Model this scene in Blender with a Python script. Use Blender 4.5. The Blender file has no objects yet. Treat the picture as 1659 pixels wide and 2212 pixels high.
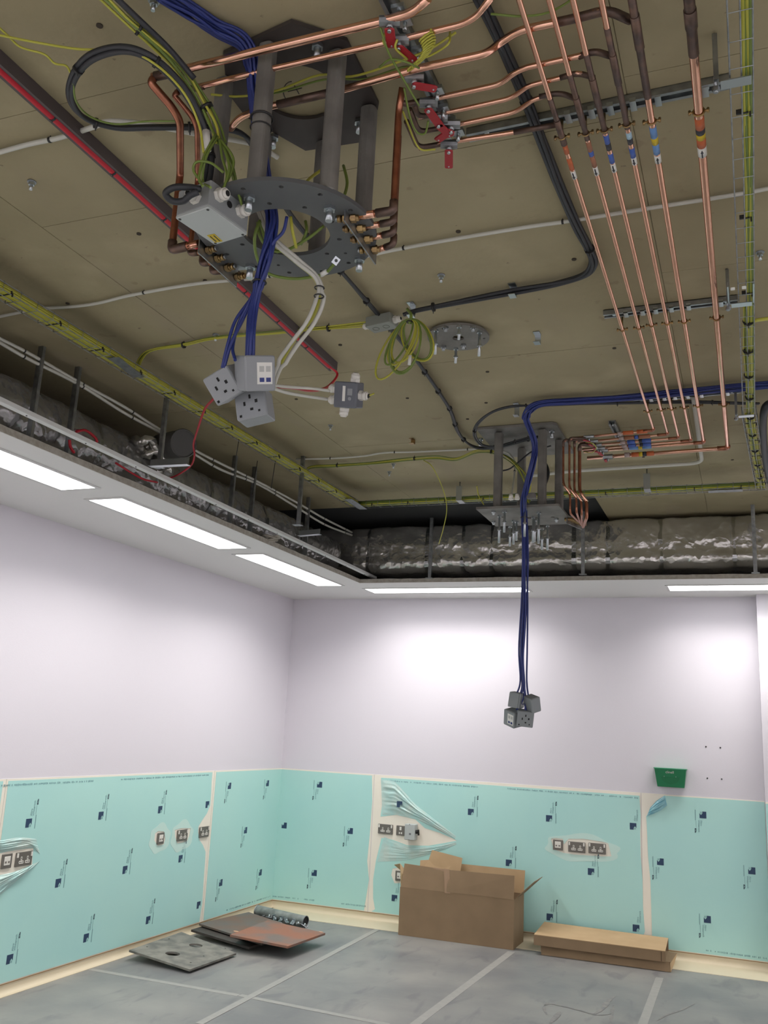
import bpy, bmesh, math, random
from mathutils import Vector, Matrix, Euler, noise
random.seed(7)
sc = bpy.context.scene
col = sc.collection
# ------------------------------------------------------------------ camera
W, H, F = 1659.0, 2212.0, 1997.48
CAM = Vector((4.36014, -8.48807, 1.75849))
ROT = Euler((1.80304, -0.04861, 0.37006), 'XYZ')
cd = bpy.data.cameras.new('camera'); cam = bpy.data.objects.new('camera', cd); col.objects.link(cam)
cam.location = CAM; cam.rotation_euler = ROT
cd.sensor_fit = 'HORIZONTAL'; cd.sensor_width = 36; cd.lens = 36 * F / W
cd.clip_start = 0.05
sc.camera = cam
# ------------------------------------------------------------------ world, exposure
wd = bpy.data.worlds.new('world'); sc.world = wd; wd.use_nodes = True
wd.node_tree.nodes['Background'].inputs[0].default_value = (0.6, 0.65, 0.7, 1)
wd.node_tree.nodes['Background'].inputs[1].default_value = 0.0
sc.view_settings.view_transform = 'Standard'; sc.view_settings.look = 'None'
sc.view_settings.gamma = 1; sc.view_settings.use_curve_mapping = False
sc.view_settings.exposure = 0.0
PANEL_W = 16.8          # watts of each LED panel
PANEL_SPREAD = 138
SLAB, SOF, FL = 3.60, 3.03, 0.065
LIGHT_ROWS = []         # (x0,x1,y0,y1)
for k in range(5): LIGHT_ROWS.append((0.68, 0.92, -2.36 - 1.745*k, -0.86 - 1.745*k))
for k in range(3): LIGHT_ROWS.append((1.065 + 2.69*k, 2.555 + 2.69*k, -0.655, -0.405))
for k in range(4):
    for xx in (7.5, 8.05): LIGHT_ROWS.append((xx, xx+.24, -2.5 - 1.75*k, -1.0 - 1.75*k))  # unseen right-hand row, doubled to add ambient light
for k in range(4):
    for yy in (-10.2, -9.65, -9.1): LIGHT_ROWS.append((1.3 + 1.75*k, 2.8 + 1.75*k, yy, yy+.24))  # unseen front rows, extra ones added to brighten the slab near the camera
for i, (x0, x1, y0, y1) in enumerate(LIGHT_ROWS):
    ld = bpy.data.lights.new('led_light', 'AREA'); lo = bpy.data.objects.new('led_light', ld); col.objects.link(lo)
    ld.shape = 'RECTANGLE'; ld.size = x1-x0; ld.size_y = y1-y0; ld.energy = PANEL_W
    ld.color = (1.0, 0.965, 0.93); ld.spread = math.radians(PANEL_SPREAD)
    lo.location = ((x0+x1)/2, (y0+y1)/2, SOF-0.012)
# ------------------------------------------------------------------ pixel -> point helpers
RM = ROT.to_matrix()
def ray(u, v): return RM @ Vector(((u-W/2)/F, -(v-H/2)/F, -1))
def Z(u, v, z): d = ray(u, v); return CAM + d*((z-CAM.z)/d.z)
def X(u, v, x): d = ray(u, v); return CAM + d*((x-CAM.x)/d.x)
def Y(u, v, y): d = ray(u, v); return CAM + d*((y-CAM.y)/d.y)
def ZL(pts, z): return [Z(u, v, z) for u, v in pts]
def VT(u, v, x, y):         # height of the point of a vertical line x,y seen at pixel row v
    best = min((( (RM.transposed() @ (Vector((x, y, zz/200))-CAM)), zz/200) for zz in range(0, 760)), key=lambda q: abs((H/2-F*q[0].y/-q[0].z)-v))
    return best[1]
# ------------------------------------------------------------------ materials
def lin(c): return tuple((x/12.92 if x <= .04045 else ((x+.055)/1.055)**2.4) for x in c)
def rgb(r, g, b): return lin((r/255, g/255, b/255))
MATS = {}
def mat(name, c, rough=.6, metal=0, c2=None, scale=8, detail=4, bump=0, bscale=60, emit=0, trans=0, alpha=1, spec=.5, lo=.35, hi=.65, coat=0, dist=.01):
    if name in MATS: return MATS[name]
    m = bpy.data.materials.new(name); m.use_nodes = True; nt = m.node_tree; b = nt.nodes['Principled BSDF']
    b.inputs['Base Color'].default_value = (*c, 1); b.inputs['Roughness'].default_value = rough; b.inputs['Metallic'].default_value = metal
    b.inputs['Specular IOR Level'].default_value = spec; b.inputs['Coat Weight'].default_value = coat
    tc = nt.nodes.new('ShaderNodeTexCoord')
    if c2:
        n = nt.nodes.new('ShaderNodeTexNoise'); n.inputs['Scale'].default_value = scale; n.inputs['Detail'].default_value = detail
        r = nt.nodes.new('ShaderNodeValToRGB'); r.color_ramp.elements[0].color = (*c, 1); r.color_ramp.elements[1].color = (*c2, 1)
        r.color_ramp.elements[0].position = lo; r.color_ramp.elements[1].position = hi
        nt.links.new(tc.outputs['Object'], n.inputs['Vector']); nt.links.new(n.outputs['Fac'], r.inputs['Fac']); nt.links.new(r.outputs['Color'], b.inputs['Base Color'])
    if bump:
        n = nt.nodes.new('ShaderNodeTexNoise'); n.inputs['Scale'].default_value = bscale; n.inputs['Detail'].default_value = 5
        bp = nt.nodes.new('ShaderNodeBump'); bp.inputs['Strength'].default_value = bump; bp.inputs['Distance'].default_value = dist
        nt.links.new(tc.outputs['Object'], n.inputs['Vector']); nt.links.new(n.outputs['Fac'], bp.inputs['Height']); nt.links.new(bp.outputs['Normal'], b.inputs['Normal'])
    if emit: b.inputs['Emission Color'].default_value = (*c, 1); b.inputs['Emission Strength'].default_value = emit
    if alpha < 1: b.inputs['Alpha'].default_value = alpha
    MATS[name] = m; return m
paint = mat('wall_paint', rgb(212, 208, 215), .7, bump=.05, bscale=140, spec=.2)
soffit_m = mat('soffit_paint', rgb(222, 222, 220), .7)
raw_edge = mat('raw_plasterboard', rgb(176, 172, 162), .9, c2=rgb(158, 152, 140), scale=30, bump=.4, bscale=80)
clad = mat('hygienic_cladding', rgb(232, 226, 212), .35)
film = mat('blue_film', rgb(174, 218, 211), .34, c2=rgb(168, 214, 210), scale=1.2)
film_light = mat('lifted_film', rgb(182, 220, 216), .2, bump=.35, bscale=22, c2=rgb(198, 216, 208), scale=9, alpha=.88)
film_halo = mat('stretched_film', rgb(192, 222, 214), .3)
film_flap = mat('folded_film', rgb(122, 184, 200), .15, bump=.5, bscale=18, c2=rgb(160, 208, 214), scale=12)
navy = mat('navy_print', rgb(38, 62, 92), .5)
grey_print = mat('grey_print', rgb(112, 152, 156), .5)
dark_print = mat('dark_print', rgb(72, 98, 104), .5)
cream = mat('cream_vinyl', rgb(208, 196, 170), .5)
brown_line = mat('sealant', rgb(150, 120, 84), .6)
galv = mat('galvanised_steel', (.40, .42, .43), .42, 1, c2=(.27, .29, .30), scale=25)
galv_lt = mat('bright_zinc', (.50, .54, .56), .3, 1)
steel = mat('dark_steel', rgb(124, 122, 116), .6, .1, c2=rgb(102, 100, 95), scale=9, bump=.15, bscale=60)
plate_dk = mat('mill_steel', rgb(74, 68, 64), .6, .3, c2=rgb(60, 54, 52), scale=6)
ring_m = mat('grey_primer_steel', rgb(98, 100, 100), .55, .2, c2=rgb(88, 91, 92), scale=5)
rust = mat('rusty_steel', rgb(140, 96, 76), .7, .1, c2=rgb(112, 102, 96), scale=3.2, lo=.45, hi=.62, bump=.1)
floor_plate = mat('scuffed_steel', rgb(134, 131, 122), .6, .1, c2=rgb(98, 97, 93), scale=10, bump=.1)
floor_plate2 = mat('brown_steel', rgb(104, 100, 96), .6, .25, c2=rgb(116, 92, 78), scale=4)
copper = mat('bright_copper', (.84, .49, .36), .20, 1, c2=(.76, .42, .30), scale=10)
copper_dk = mat('tarnished_copper', (.46, .20, .12), .36, 1, c2=(.32, .13, .085), scale=22)
copper_sc = mat('scorched_copper', (.20, .13, .10), .5, .9, c2=(.12, .09, .08), scale=30)
brass = mat('brass', (.40, .28, .12), .42, 1, c2=(.26, .17, .09), scale=40)
black = mat('black_sheath', rgb(44, 46, 50), .5)
blackm = mat('black_plastic', rgb(36, 36, 36), .5)
blue = mat('blue_sheath', rgb(38, 52, 118), .45)
red = mat('red_sheath', rgb(186, 28, 46), .45)
redh = mat('red_handle', rgb(160, 30, 40), .45)
white_c = mat('white_sheath', rgb(196, 196, 186), .5)
whitep = mat('white_plastic', rgb(218, 216, 208), .4)
gy_g = mat('green_sheath', rgb(112, 132, 58), .5)
red_dk = mat('dull_red_sheath', rgb(158, 24, 36), .65, spec=.2)
foil_dull_c = 1
gy_y = mat('yellow_sheath', rgb(178, 176, 66), .5)
yel = mat('yellow_tape', rgb(196, 170, 30), .5)
tray_y = mat('earth_cable_bundle', rgb(178, 176, 66), .5)
gbox = mat('grey_moulded_plastic', rgb(142, 146, 149), .45)
gbox_dk = mat('dark_grey_plastic', rgb(96, 100, 108), .45)
lid_m = mat('pale_grey_lid', rgb(172, 178, 176), .4)
lid_f = mat('adaptable_box_grey', rgb(128, 132, 124), .5)
sock_m = mat('brushed_faceplate', rgb(112, 108, 102), .45, .4)
dark_hole = mat('dark_hole', (.01, .01, .01), .9)
card = mat('cardboard', rgb(140, 117, 90), .85, c2=rgb(132, 110, 84), scale=5)
card_lt = mat('pale_cardboard', rgb(182, 154, 118), .85, c2=rgb(174, 146, 110), scale=5)
clear_tape = mat('parcel_tape', rgb(150, 120, 92), .15, coat=.6)
green = mat('green_dispenser', rgb(34, 128, 84), .35)
green_d = mat('green_recess', rgb(32, 118, 76), .4)
lblw = mat('white_label', rgb(222, 222, 216), .5)
lblo = mat('orange_band', rgb(186, 96, 52), .5)
lblb = mat('blue_band', rgb(62, 92, 168), .5)
lblb2 = mat('light_blue_band', rgb(98, 138, 190), .5)
lblk = mat('black_band', rgb(44, 44, 52), .5)
lbld = mat('brown_band', rgb(150, 100, 72), .5)
pale_blue_tag = mat('pale_blue_tag', rgb(160, 190, 206), .5)
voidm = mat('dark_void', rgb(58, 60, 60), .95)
glass_l = mat('led_diffuser', (1, 1, 1), .5, emit=6.0)
marker = mat('marker_pen', rgb(60, 56, 50), .8)
tape_m = mat('clear_joint_tape', rgb(146, 145, 141), .45, c2=rgb(153, 151, 147), scale=20)
wood = mat('pale_timber', rgb(190, 160, 110), .8)
# concrete soffit of the slab
def concrete_mat():
    m = mat('concrete', rgb(159, 149, 118), .8, c2=rgb(147, 137, 107), scale=1.6, detail=9, bump=.2, bscale=30)
    nt = m.node_tree; b = nt.nodes['Principled BSDF']
    src = [l for l in nt.links if l.to_socket == b.inputs['Base Color']][0].from_socket
    tc = [n for n in nt.nodes if n.type == 'TEX_COORD'][0]
    geo = nt.nodes.new('ShaderNodeNewGeometry')
    def layer(src, scale, pos, width, c, fac, mp=None):
        n = nt.nodes.new('ShaderNodeTexNoise'); n.inputs['Scale'].default_value = scale; n.inputs['Detail'].default_value = 6
        if mp:
            mm = nt.nodes.new('ShaderNodeMapping'); mm.inputs['Scale'].default_value = mp; nt.links.new(geo.outputs['Position'], mm.inputs['Vector']); nt.links.new(mm.outputs['Vector'], n.inputs['Vector'])
        else: nt.links.new(geo.outputs['Position'], n.inputs['Vector'])
        r = nt.nodes.new('ShaderNodeValToRGB'); r.color_ramp.elements[0].position = pos; r.color_ramp.elements[1].position = pos+width
        r.color_ramp.elements[0].color = (0, 0, 0, 1); r.color_ramp.elements[1].color = (fac, fac, fac, 1)
        mx = nt.nodes.new('ShaderNodeMix'); mx.data_type = 'RGBA'; mx.inputs[7].default_value = (*c, 1)
        nt.links.new(n.outputs['Fac'], r.inputs['Fac']); nt.links.new(r.outputs['Color'], mx.inputs[0]); nt.links.new(src, mx.inputs[6])
        return mx.outputs[2]
    s = layer(src, 9, .68, .05, rgb(120, 104, 80), .4)
    s = layer(s, 2.2, .55, .2, rgb(194, 181, 148), .35)
    s = layer(s, 24, .72, .04, rgb(96, 84, 70), .6)
    s = layer(s, 3, .58, .12, rgb(150, 138, 116), .5, (1, .25, 1))
    nt.links.new(s, b.inputs['Base Color']); return m
concrete = concrete_mat()
def floor_mat():
    m = mat('floor_protection', rgb(138, 137, 133), .45, c2=rgb(112, 113, 114), scale=1.6, detail=8, bump=.12, bscale=9)
    nt = m.node_tree; b = nt.nodes['Principled BSDF']
    src = [l for l in nt.links if l.to_socket == b.inputs['Base Color']][0].from_socket
    geo = nt.nodes.new('ShaderNodeNewGeometry'); mm = nt.nodes.new('ShaderNodeMapping'); mm.inputs['Scale'].default_value = (3.4, 1.2, 1); mm.inputs['Rotation'].default_value = (0, 0, .7)
    n = nt.nodes.new('ShaderNodeTexNoise'); n.inputs['Scale'].default_value = 2.2; n.inputs['Detail'].default_value = 9; n.inputs['Distortion'].default_value = .6
    r = nt.nodes.new('ShaderNodeValToRGB'); r.color_ramp.elements[0].position = .57; r.color_ramp.elements[1].position = .70
    r.color_ramp.elements[0].color = (0, 0, 0, 1); r.color_ramp.elements[1].color = (.5, .5, .5, 1)
    mx = nt.nodes.new('ShaderNodeMix'); mx.data_type = 'RGBA'; mx.inputs[7].default_value = (*rgb(92, 92, 98), 1)
    L = nt.links.new; L(geo.outputs['Position'], mm.inputs['Vector']); L(mm.outputs['Vector'], n.inputs['Vector']); L(n.outputs['Fac'], r.inputs['Fac']); L(r.outputs['Color'], mx.inputs[0]); L(src, mx.inputs[6]); L(mx.outputs[2], b.inputs['Base Color'])
    return m
floor_m = floor_mat()
def foil_mat():
    m = mat('aluminium_foil', (.66, .65, .61), .22, .74, c2=(.50, .49, .45), scale=3)
    nt = m.node_tree; b = nt.nodes['Principled BSDF']; tc = [n for n in nt.nodes if n.type == 'TEX_COORD'][0]
    v = nt.nodes.new('ShaderNodeTexVoronoi'); v.inputs['Scale'].default_value = 9; v.feature = 'F1'
    n = nt.nodes.new('ShaderNodeTexNoise'); n.inputs['Scale'].default_value = 24; n.inputs['Detail'].default_value = 3
    n2 = nt.nodes.new('ShaderNodeTexNoise'); n2.inputs['Scale'].default_value = 4; n2.inputs['Detail'].default_value = 3
    mx = nt.nodes.new('ShaderNodeMixRGB'); mx.inputs[0].default_value = .25
    vm = nt.nodes.new('ShaderNodeMixRGB'); vm.blend_type = 'ADD'; vm.inputs[0].default_value = .5
    bp = nt.nodes.new('ShaderNodeBump'); bp.inputs['Strength'].default_value = .6; bp.inputs['Distance'].default_value = .02
    L = nt.links.new
    L(tc.outputs['Object'], n2.inputs['Vector']); L(tc.outputs['Object'], vm.inputs[1]); L(n2.outputs['Color'], vm.inputs[2]); L(vm.outputs[0], v.inputs['Vector']); L(tc.outputs['Object'], n.inputs['Vector'])
    L(v.outputs['Distance'], mx.inputs[1]); L(n.outputs['Fac'], mx.inputs[2]); L(mx.outputs[0], bp.inputs['Height']); L(bp.outputs['Normal'], b.inputs['Normal'])
    return m
foil = foil_mat()
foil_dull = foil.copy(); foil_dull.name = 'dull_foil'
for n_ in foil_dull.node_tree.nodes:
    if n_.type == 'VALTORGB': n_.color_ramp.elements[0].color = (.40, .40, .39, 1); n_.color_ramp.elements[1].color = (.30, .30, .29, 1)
# ------------------------------------------------------------------ object helpers
ORG = {}
def tag(o, label=None, cat=None, group=None, kind=None):
    if label: o['label'] = label
    if cat: o['category'] = cat
    if group: o['group'] = group
    if kind: o['kind'] = kind
    return o
def thing(name, label, cat, loc=(0, 0, 0), group=None):
    o = bpy.data.objects.new(name, None); col.objects.link(o); o.location = loc; o.empty_display_size = .05
    ORG[o] = Vector(loc); return tag(o, label, cat, group)
def frame(z, x=None):       # rotation whose z axis is z
    z = Vector(z).normalized(); x = Vector(x) if x is not None else (Vector((1, 0, 0)) if abs(z.x) < .9 else Vector((0, 1, 0)))
    y = z.cross(x).normalized(); x = y.cross(z).normalized(); return Matrix((x, y, z)).transposed()
def smooth_path(pts, n=6):
    pts = [Vector(p) for p in pts]
    if len(pts) < 3: return pts
    out = []; P = [2*pts[0]-pts[1]] + pts + [2*pts[-1]-pts[-2]]
    for i in range(1, len(P)-2):
        a, b, c, d = P[i-1:i+3]
        for k in range(n):
            t = k/n; out.append(.5*((2*b)+(c-a)*t+(2*a-5*b+4*c-d)*t*t+(3*b-a-3*c+d)*t**3))
    out.append(pts[-1]); return out
def fillet(pts, r, n=5):    # polyline with rounded corners
    pts = [Vector(p) for p in pts]; out = [pts[0]]
    for a, b, c in zip(pts, pts[1:], pts[2:]):
        u = (a-b); v = (c-b); rr = min(r, u.length*.45, v.length*.45); u.normalize(); v.normalize()
        for k in range(n+1):
            t = k/n; out.append((b+u*rr)*(1-t)**2+b*2*t*(1-t)+(b+v*rr)*t*t)
    out.append(pts[-1]); return out
class MB:
    def __init__(s): s.v = []; s.f = []; s.sm = []
    def add(s, vs, fs, sm=False):
        o = len(s.v); s.v += [Vector(v) for v in vs]; s.f += [tuple(i+o for i in f) for f in fs]; s.sm += [sm]*len(fs); return s
    def box(s, c, d, R=None, taper=1):
        c = Vector(c); R = R or Matrix.Identity(3); a, b, h = d[0]/2, d[1]/2, d[2]/2
        vs = []
        for k in (-1, 1):
            t = 1 if k < 0 else taper
            for i, j in ((-1, -1), (1, -1), (1, 1), (-1, 1)): vs.append(c + R @ Vector((i*a*t, j*b*t, k*h)))
        return s.add(vs, [(0, 3, 2, 1), (4, 5, 6, 7), (0, 1, 5, 4), (1, 2, 6, 5), (2, 3, 7, 6), (3, 0, 4, 7)])
    def bb(s, x0, x1, y0, y1, z0, z1): return s.box(((x0+x1)/2, (y0+y1)/2, (z0+z1)/2), (x1-x0, y1-y0, z1-z0))
    def rbox(s, c, d, R=None, r=.006, n=3):   # rounded in plan, chamfered ends
        R = R or Matrix.Identity(3); c = Vector(c); a, b, h = d[0]/2, d[1]/2, d[2]/2; prof = []
        for q, (sx, sy) in enumerate(((1, 1), (-1, 1), (-1, -1), (1, -1))):
            for k in range(n+1):
                t = (q+k/n)*math.pi/2; prof.append((sx*(a-r)+r*math.cos(t), sy*(b-r)+r*math.sin(t)))
        N = len(prof); e = r*.5; vs = []
        for z, sc_ in ((-h, 1-e/a), (-h+e, 1), (h-e, 1), (h, 1-e/a)):
            for x, y in prof: vs.append(c + R @ Vector((x*sc_, y*sc_, z)))
        fs = [tuple(range(N-1, -1, -1)), tuple(range(3*N, 4*N))]
        for l in range(3):
            for i in range(N): fs.append((l*N+i, l*N+(i+1) % N, (l+1)*N+(i+1) % N, (l+1)*N+i))
        return s.add(vs, fs)
    def cyl(s, p0, p1, r, n=12, r1=None, caps=True, sm=True, x=None):
        p0, p1 = Vector(p0), Vector(p1); R = frame(p1-p0, x); r1 = r if r1 is None else r1
        vs = [p0 + R @ Vector((r*math.cos(2*math.pi*i/n), r*math.sin(2*math.pi*i/n), 0)) for i in range(n)] + [p1 + R @ Vector((r1*math.cos(2*math.pi*i/n), r1*math.sin(2*math.pi*i/n), 0)) for i in range(n)]
        s.add(vs, [(i, (i+1) % n, n+(i+1) % n, n+i) for i in range(n)], sm)
        if caps: o = len(s.v)-2*n; s.f += [tuple(o+i for i in range(n-1, -1, -1)), tuple(o+n+i for i in range(n))]; s.sm += [False, False]
        return s
    def tube(s, pts, r, n=8, caps=True):
        pts = [Vector(p) for p in pts]; vs = []; t = (pts[1]-pts[0]).normalized(); R = frame(t); ux = R.col[0].copy(); M = len(pts)
        for i, p in enumerate(pts):
            t = (pts[min(i+1, M-1)]-pts[max(i-1, 0)])
            if t.length < 1e-9: t = R.col[2]
            t = t.normalized(); ux = (ux - t*ux.dot(t)).normalized(); uy = t.cross(ux)
            rr = r(i/(M-1)) if callable(r) else r
            for k in range(n): a = 2*math.pi*k/n; vs.append(p+ux*rr*math.cos(a)+uy*rr*math.sin(a))
        fs = [(i*n+k, i*n+(k+1) % n, (i+1)*n+(k+1) % n, (i+1)*n+k) for i in range(M-1) for k in range(n)]
        s.add(vs, fs, True)
        if caps: o = len(s.v)-len(vs); s.f += [tuple(o+i for i in range(n-1, -1, -1)), tuple(o+(M-1)*n+i for i in range(n))]; s.sm += [False, False]
        return s
    def torus(s, c, R, rr, r, n=20, m=6):
        pts = [Vector(c)+R @ Vector((rr*math.cos(2*math.pi*i/n), rr*math.sin(2*math.pi*i/n), 0)) for i in range(n+1)]
        return s.tube(pts, r, m, caps=False)
    def prism(s, poly, z0, z1):
        n = len(poly); vs = [Vector((x, y, z0)) for x, y in poly]+[Vector((x, y, z1)) for x, y in poly]
        return s.add(vs, [tuple(range(n-1, -1, -1)), tuple(range(n, 2*n))]+[(i, (i+1) % n, n+(i+1) % n, n+i) for i in range(n)])
    def mesh(s, name, m, org=(0, 0, 0)):
        me = bpy.data.meshes.new(name); o = Vector(org)
        me.from_pydata([v-o for v in s.v], [], s.f); me.polygons.foreach_set('use_smooth', s.sm); me.materials.append(m); me.update(); return me
    def build(s, name, m, parent=None, org=None, label=None, kind=None):
        if parent is not None: org = ORG[parent]
        elif org is None:
            xs = [v.x for v in s.v]; ys = [v.y for v in s.v]; zs = [v.z for v in s.v]; org = Vector(((min(xs)+max(xs))/2, (min(ys)+max(ys))/2, min(zs)))
        ob = bpy.data.objects.new(name, s.mesh(name, m, org)); col.objects.link(ob)
        if parent is not None: ob.parent = parent
        else: ob.location = org
        ORG[ob] = Vector(org); tag(ob, label, None, None, kind); return ob
def plate(outlines, R, c, th, ends='poly'):
    """Flat plate with holes: outlines in the local x,y of frame R at c, thickness th along local z. Returns an MB."""
    cu = bpy.data.curves.new('tmp', 'CURVE'); cu.dimensions = '2D'; cu.fill_mode = 'BOTH'; cu.extrude = th/2
    for o in outlines:
        sp = cu.splines.new('POLY'); sp.points.add(len(o)-1)
        for i, (x, y) in enumerate(o): sp.points[i].co = (x, y, 0, 1)
        sp.use_cyclic_u = True
    ob = bpy.data.objects.new('tmp', cu); me = bpy.data.meshes.new_from_object(ob); mb = MB(); c = Vector(c)
    mb.add([c + R @ v.co for v in me.vertices], [tuple(p.vertices) for p in me.polygons])
    bpy.data.objects.remove(ob); bpy.data.curves.remove(cu); bpy.data.meshes.remove(me); return mb
def circle(r, n=24, c=(0, 0), ry=None): return [(c[0]+r*math.cos(2*math.pi*i/n), c[1]+(ry or r)*math.sin(2*math.pi*i/n)) for i in range(n)]
def text_mb(txt, size, R, c, th=.0006, align='CENTER'):
    cu = bpy.data.curves.new('tmp', 'FONT'); cu.body = txt; cu.size = size; cu.align_x = align; cu.align_y = 'CENTER'; cu.extrude = th/2; cu.resolution_u = 3
    ob = bpy.data.objects.new('tmp', cu); me = bpy.data.meshes.new_from_object(ob); mb = MB(); c = Vector(c)
    mb.add([c + R @ v.co for v in me.vertices], [tuple(p.vertices) for p in me.polygons])
    bpy.data.objects.remove(ob); bpy.data.curves.remove(cu); bpy.data.meshes.remove(me); return mb
def merge(*ms):
    r = MB()
    for m in ms: o = len(r.v); r.v += m.v; r.f += [tuple(i+o for i in f) for f in m.f]; r.sm += m.sm
    return r
def copy_tree(o, parent=None):
    c = o.copy(); col.objects.link(c); c.parent = parent; ORG[c] = ORG[o].copy()
    for ch in o.children: copy_tree(ch, c)
    return c
def hexnut(mb, p, d, r, h, x=None): return mb.cyl(p, Vector(p)+Vector(d)*h, r, 6, sm=False, x=x)
I3 = Matrix.Identity(3)
RB = Matrix(((1, 0, 0), (0, 0, -1), (0, 1, 0)))      # back wall frame: right=+x, up=+z, out=-y
RL = Matrix(((0, 0, 1), (1, 0, 0), (0, 1, 0)))       # left wall frame: right=+y, up=+z, out=+x
def struct(mb, name, m, parent=None): return mb.build(name, m, parent, kind='structure' if parent is None else None)
# ------------------------------------------------------------------ room shell
RX, RY = 8.7, -10.5
floor = struct(MB().bb(-.1, RX+.1, RY-.1, .1, FL-.1, FL), 'floor', floor_m)
def tape(a, b, w, dz=0):
    a = Vector((a[0], a[1], FL+.0006+dz)); b = Vector((b[0], b[1], FL+.0006+dz)); d = (b-a); R = frame((0, 0, 1), d)
    MB().box((a+b)/2, (d.length, w, .0008), R).build('joint_tape', tape_m, floor)
tape(Z(195, 2094, FL), Z(515, 2150, FL), .05); tape(Z(518, 2150, FL), Z(840, 2214, FL), .05, .0004)
tape(Z(815, 2008, FL), Z(430, 2212, FL), .05, .0010)
tape(Z(1105, 2056, FL), Z(880, 2225, FL), .06)
tape(Z(1425, 2112, FL), Z(1382, 2230, FL), .055)
def scuff(px, w):
    P = smooth_path([Z(u, v, FL+.0016) for u, v in px], 5); vs = []
    for i, p in enumerate(P):
        d = (P[min(i+1, len(P)-1)]-P[max(i-1, 0)]).normalized(); n = Vector((-d.y, d.x, 0))*w*(.35+.65*math.sin(math.pi*i/(len(P)-1)))*(1+.5*noise.noise(p*30)); vs += [p+n, p-n]
    MB().add(vs, [(2*i, 2*i+1, 2*i+3, 2*i+2) for i in range(len(P)-1)]).build('scuff_mark', mat('dirt_scuff', rgb(112, 111, 112), .5, c2=rgb(134, 131, 127), scale=24), floor)
scuff([(1172, 2176), (1186, 2168), (1215, 2173), (1252, 2182), (1290, 2192), (1320, 2190)], .012); scuff([(1328, 2152), (1316, 2160), (1300, 2180), (1280, 2192)], .016)
scuff([(1210, 2185), (1202, 2195), (1188, 2210)], .020); scuff([(1325, 2170), (1322, 2190), (1318, 2212)], .012); scuff([(1500, 2168), (1470, 2182), (1440, 2192), (1420, 2204)], .009); scuff([(1180, 2166), (1176, 2180), (1182, 2192)], .010)

wall_left = struct(MB().bb(-.12, 0, RY-.1, .1, FL, 3.9), 'wall_left', paint)
wall_back = struct(MB().bb(0, 4.428, 0, .12, FL, 3.9), 'wall_back', paint)
pier = struct(MB().bb(4.4285, 5.6, -.14, .12, FL, 3.9), 'wall_right_pier', paint)
struct(MB().bb(5.6, RX, 0, .12, FL, 3.9), 'wall_back_east', paint)
struct(MB().bb(RX, RX+.12, RY-.1, .1, FL, 3.9), 'wall_right', paint)
struct(MB().bb(-.12, RX+.12, RY-.22, RY-.1, FL, 3.9), 'wall_front', paint)
# concrete slab: cast panels with recessed shutter joints
ceiling = struct(MB().bb(-.12, .35, RY-.2, .12, 3.6045, 3.9).bb(3.285, RX+.12, RY-.2, .12, 3.6045, 3.9).bb(.35, 3.285, RY-.2, -1.455, 3.6045, 3.9), 'ceiling', concrete)
xs = [-.12, 1.855, 4.09, 6.4, RX+.12]
cuts = {0: [-9.2, -7.2, -4.69, -3.95, -2.2], 1: [-9, -7.25, -6.55, -5.97, -4.29, -3.06], 2: [-9.8, -7.4, -6.15, -4.95, -2.6], 3: [-8, -5, -2.5]}
G = .0014
for k in range(4):
    ys = [RY-.1]+cuts[k]+[.12]
    for y0, y1 in zip(ys, ys[1:]):
        x0, x1 = xs[k], xs[k+1]; tops = []
        if k < 2 and y1 > -1: pieces = [((x0, x1, y0, -1.455))] + ([(x0, .35, -1.455, y1)] if k == 0 else [(3.285, x1, -1.455, y1)])
        else: pieces = [(x0, x1, y0, y1)]
        for (a, b, c, d) in pieces:
            dz = random.uniform(0, .0015)
            MB().bb(a+G, b-G, c+G, d-G, SLAB-dz+.0015, 3.604).build('concrete_panel', concrete, ceiling)
MB().bb(-.1, RX, RY, .1, SLAB+.012, SLAB+.02).build('joint_shadow_backing', concrete, ceiling)  if False else None
# dark lining of the opening in the slab above the back duct
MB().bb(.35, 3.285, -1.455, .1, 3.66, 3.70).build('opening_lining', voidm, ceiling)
# perimeter soffit
soffit = MB(); T = .022
EX, EY = 1.137, -.951
soffit.bb(0, EX, RY, 0, SOF, SOF+T); soffit.bb(EX, 7.25, EY, 0, SOF, SOF+T); soffit.bb(7.25, RX, RY, 0, SOF, SOF+T); soffit.bb(EX, 7.25, RY, -8.75, SOF, SOF+T)
soffit_o = struct(soffit, 'trim_1', soffit_m); tag(soffit_o, 'white painted plasterboard soffit running round the room under the bare slab', None)
def rag(p0, p1, axis):    # ragged raw board edge
    n = 90; pts = []; mb = MB()
    for i in range(n+1):
        t = i/n; p = Vector(p0).lerp(Vector(p1), t); off = noise.noise(Vector((p.x*7, p.y*7, 1)))*.003+.003
        pts.append((p+axis*off, p+axis*(-.01)))
    vs = []; fs = []
    for i, (a, b) in enumerate(pts):
        h = .036+noise.noise(Vector((a.x*10, a.y*10, 5)))*.004
        vs += [(a.x, a.y, SOF+.0015), (b.x, b.y, SOF+.0015), (b.x, b.y, SOF+h), (a.x, a.y, SOF+h)]
    for i in range(n):
        o = 4*i
        for k in range(4): fs.append((o+k, o+(k+1) % 4, o+4+(k+1) % 4, o+4+k))
    mb.add(vs, fs); return mb
rag((EX, -8.75, 0), (EX, EY, 0), Vector((1, 0, 0))).build('board_edge', raw_edge, soffit_o)
rag((EX, EY, 0), (7.25, EY, 0), Vector((0, -1, 0))).build('board_edge', raw_edge, soffit_o)
MB().bb(.02, .05, RY, 0, SOF+T, SOF+.07).bb(.05, 7.7, -.05, -.02, SOF+T, SOF+.07).build('edge_angle', galv, soffit_o)
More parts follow.
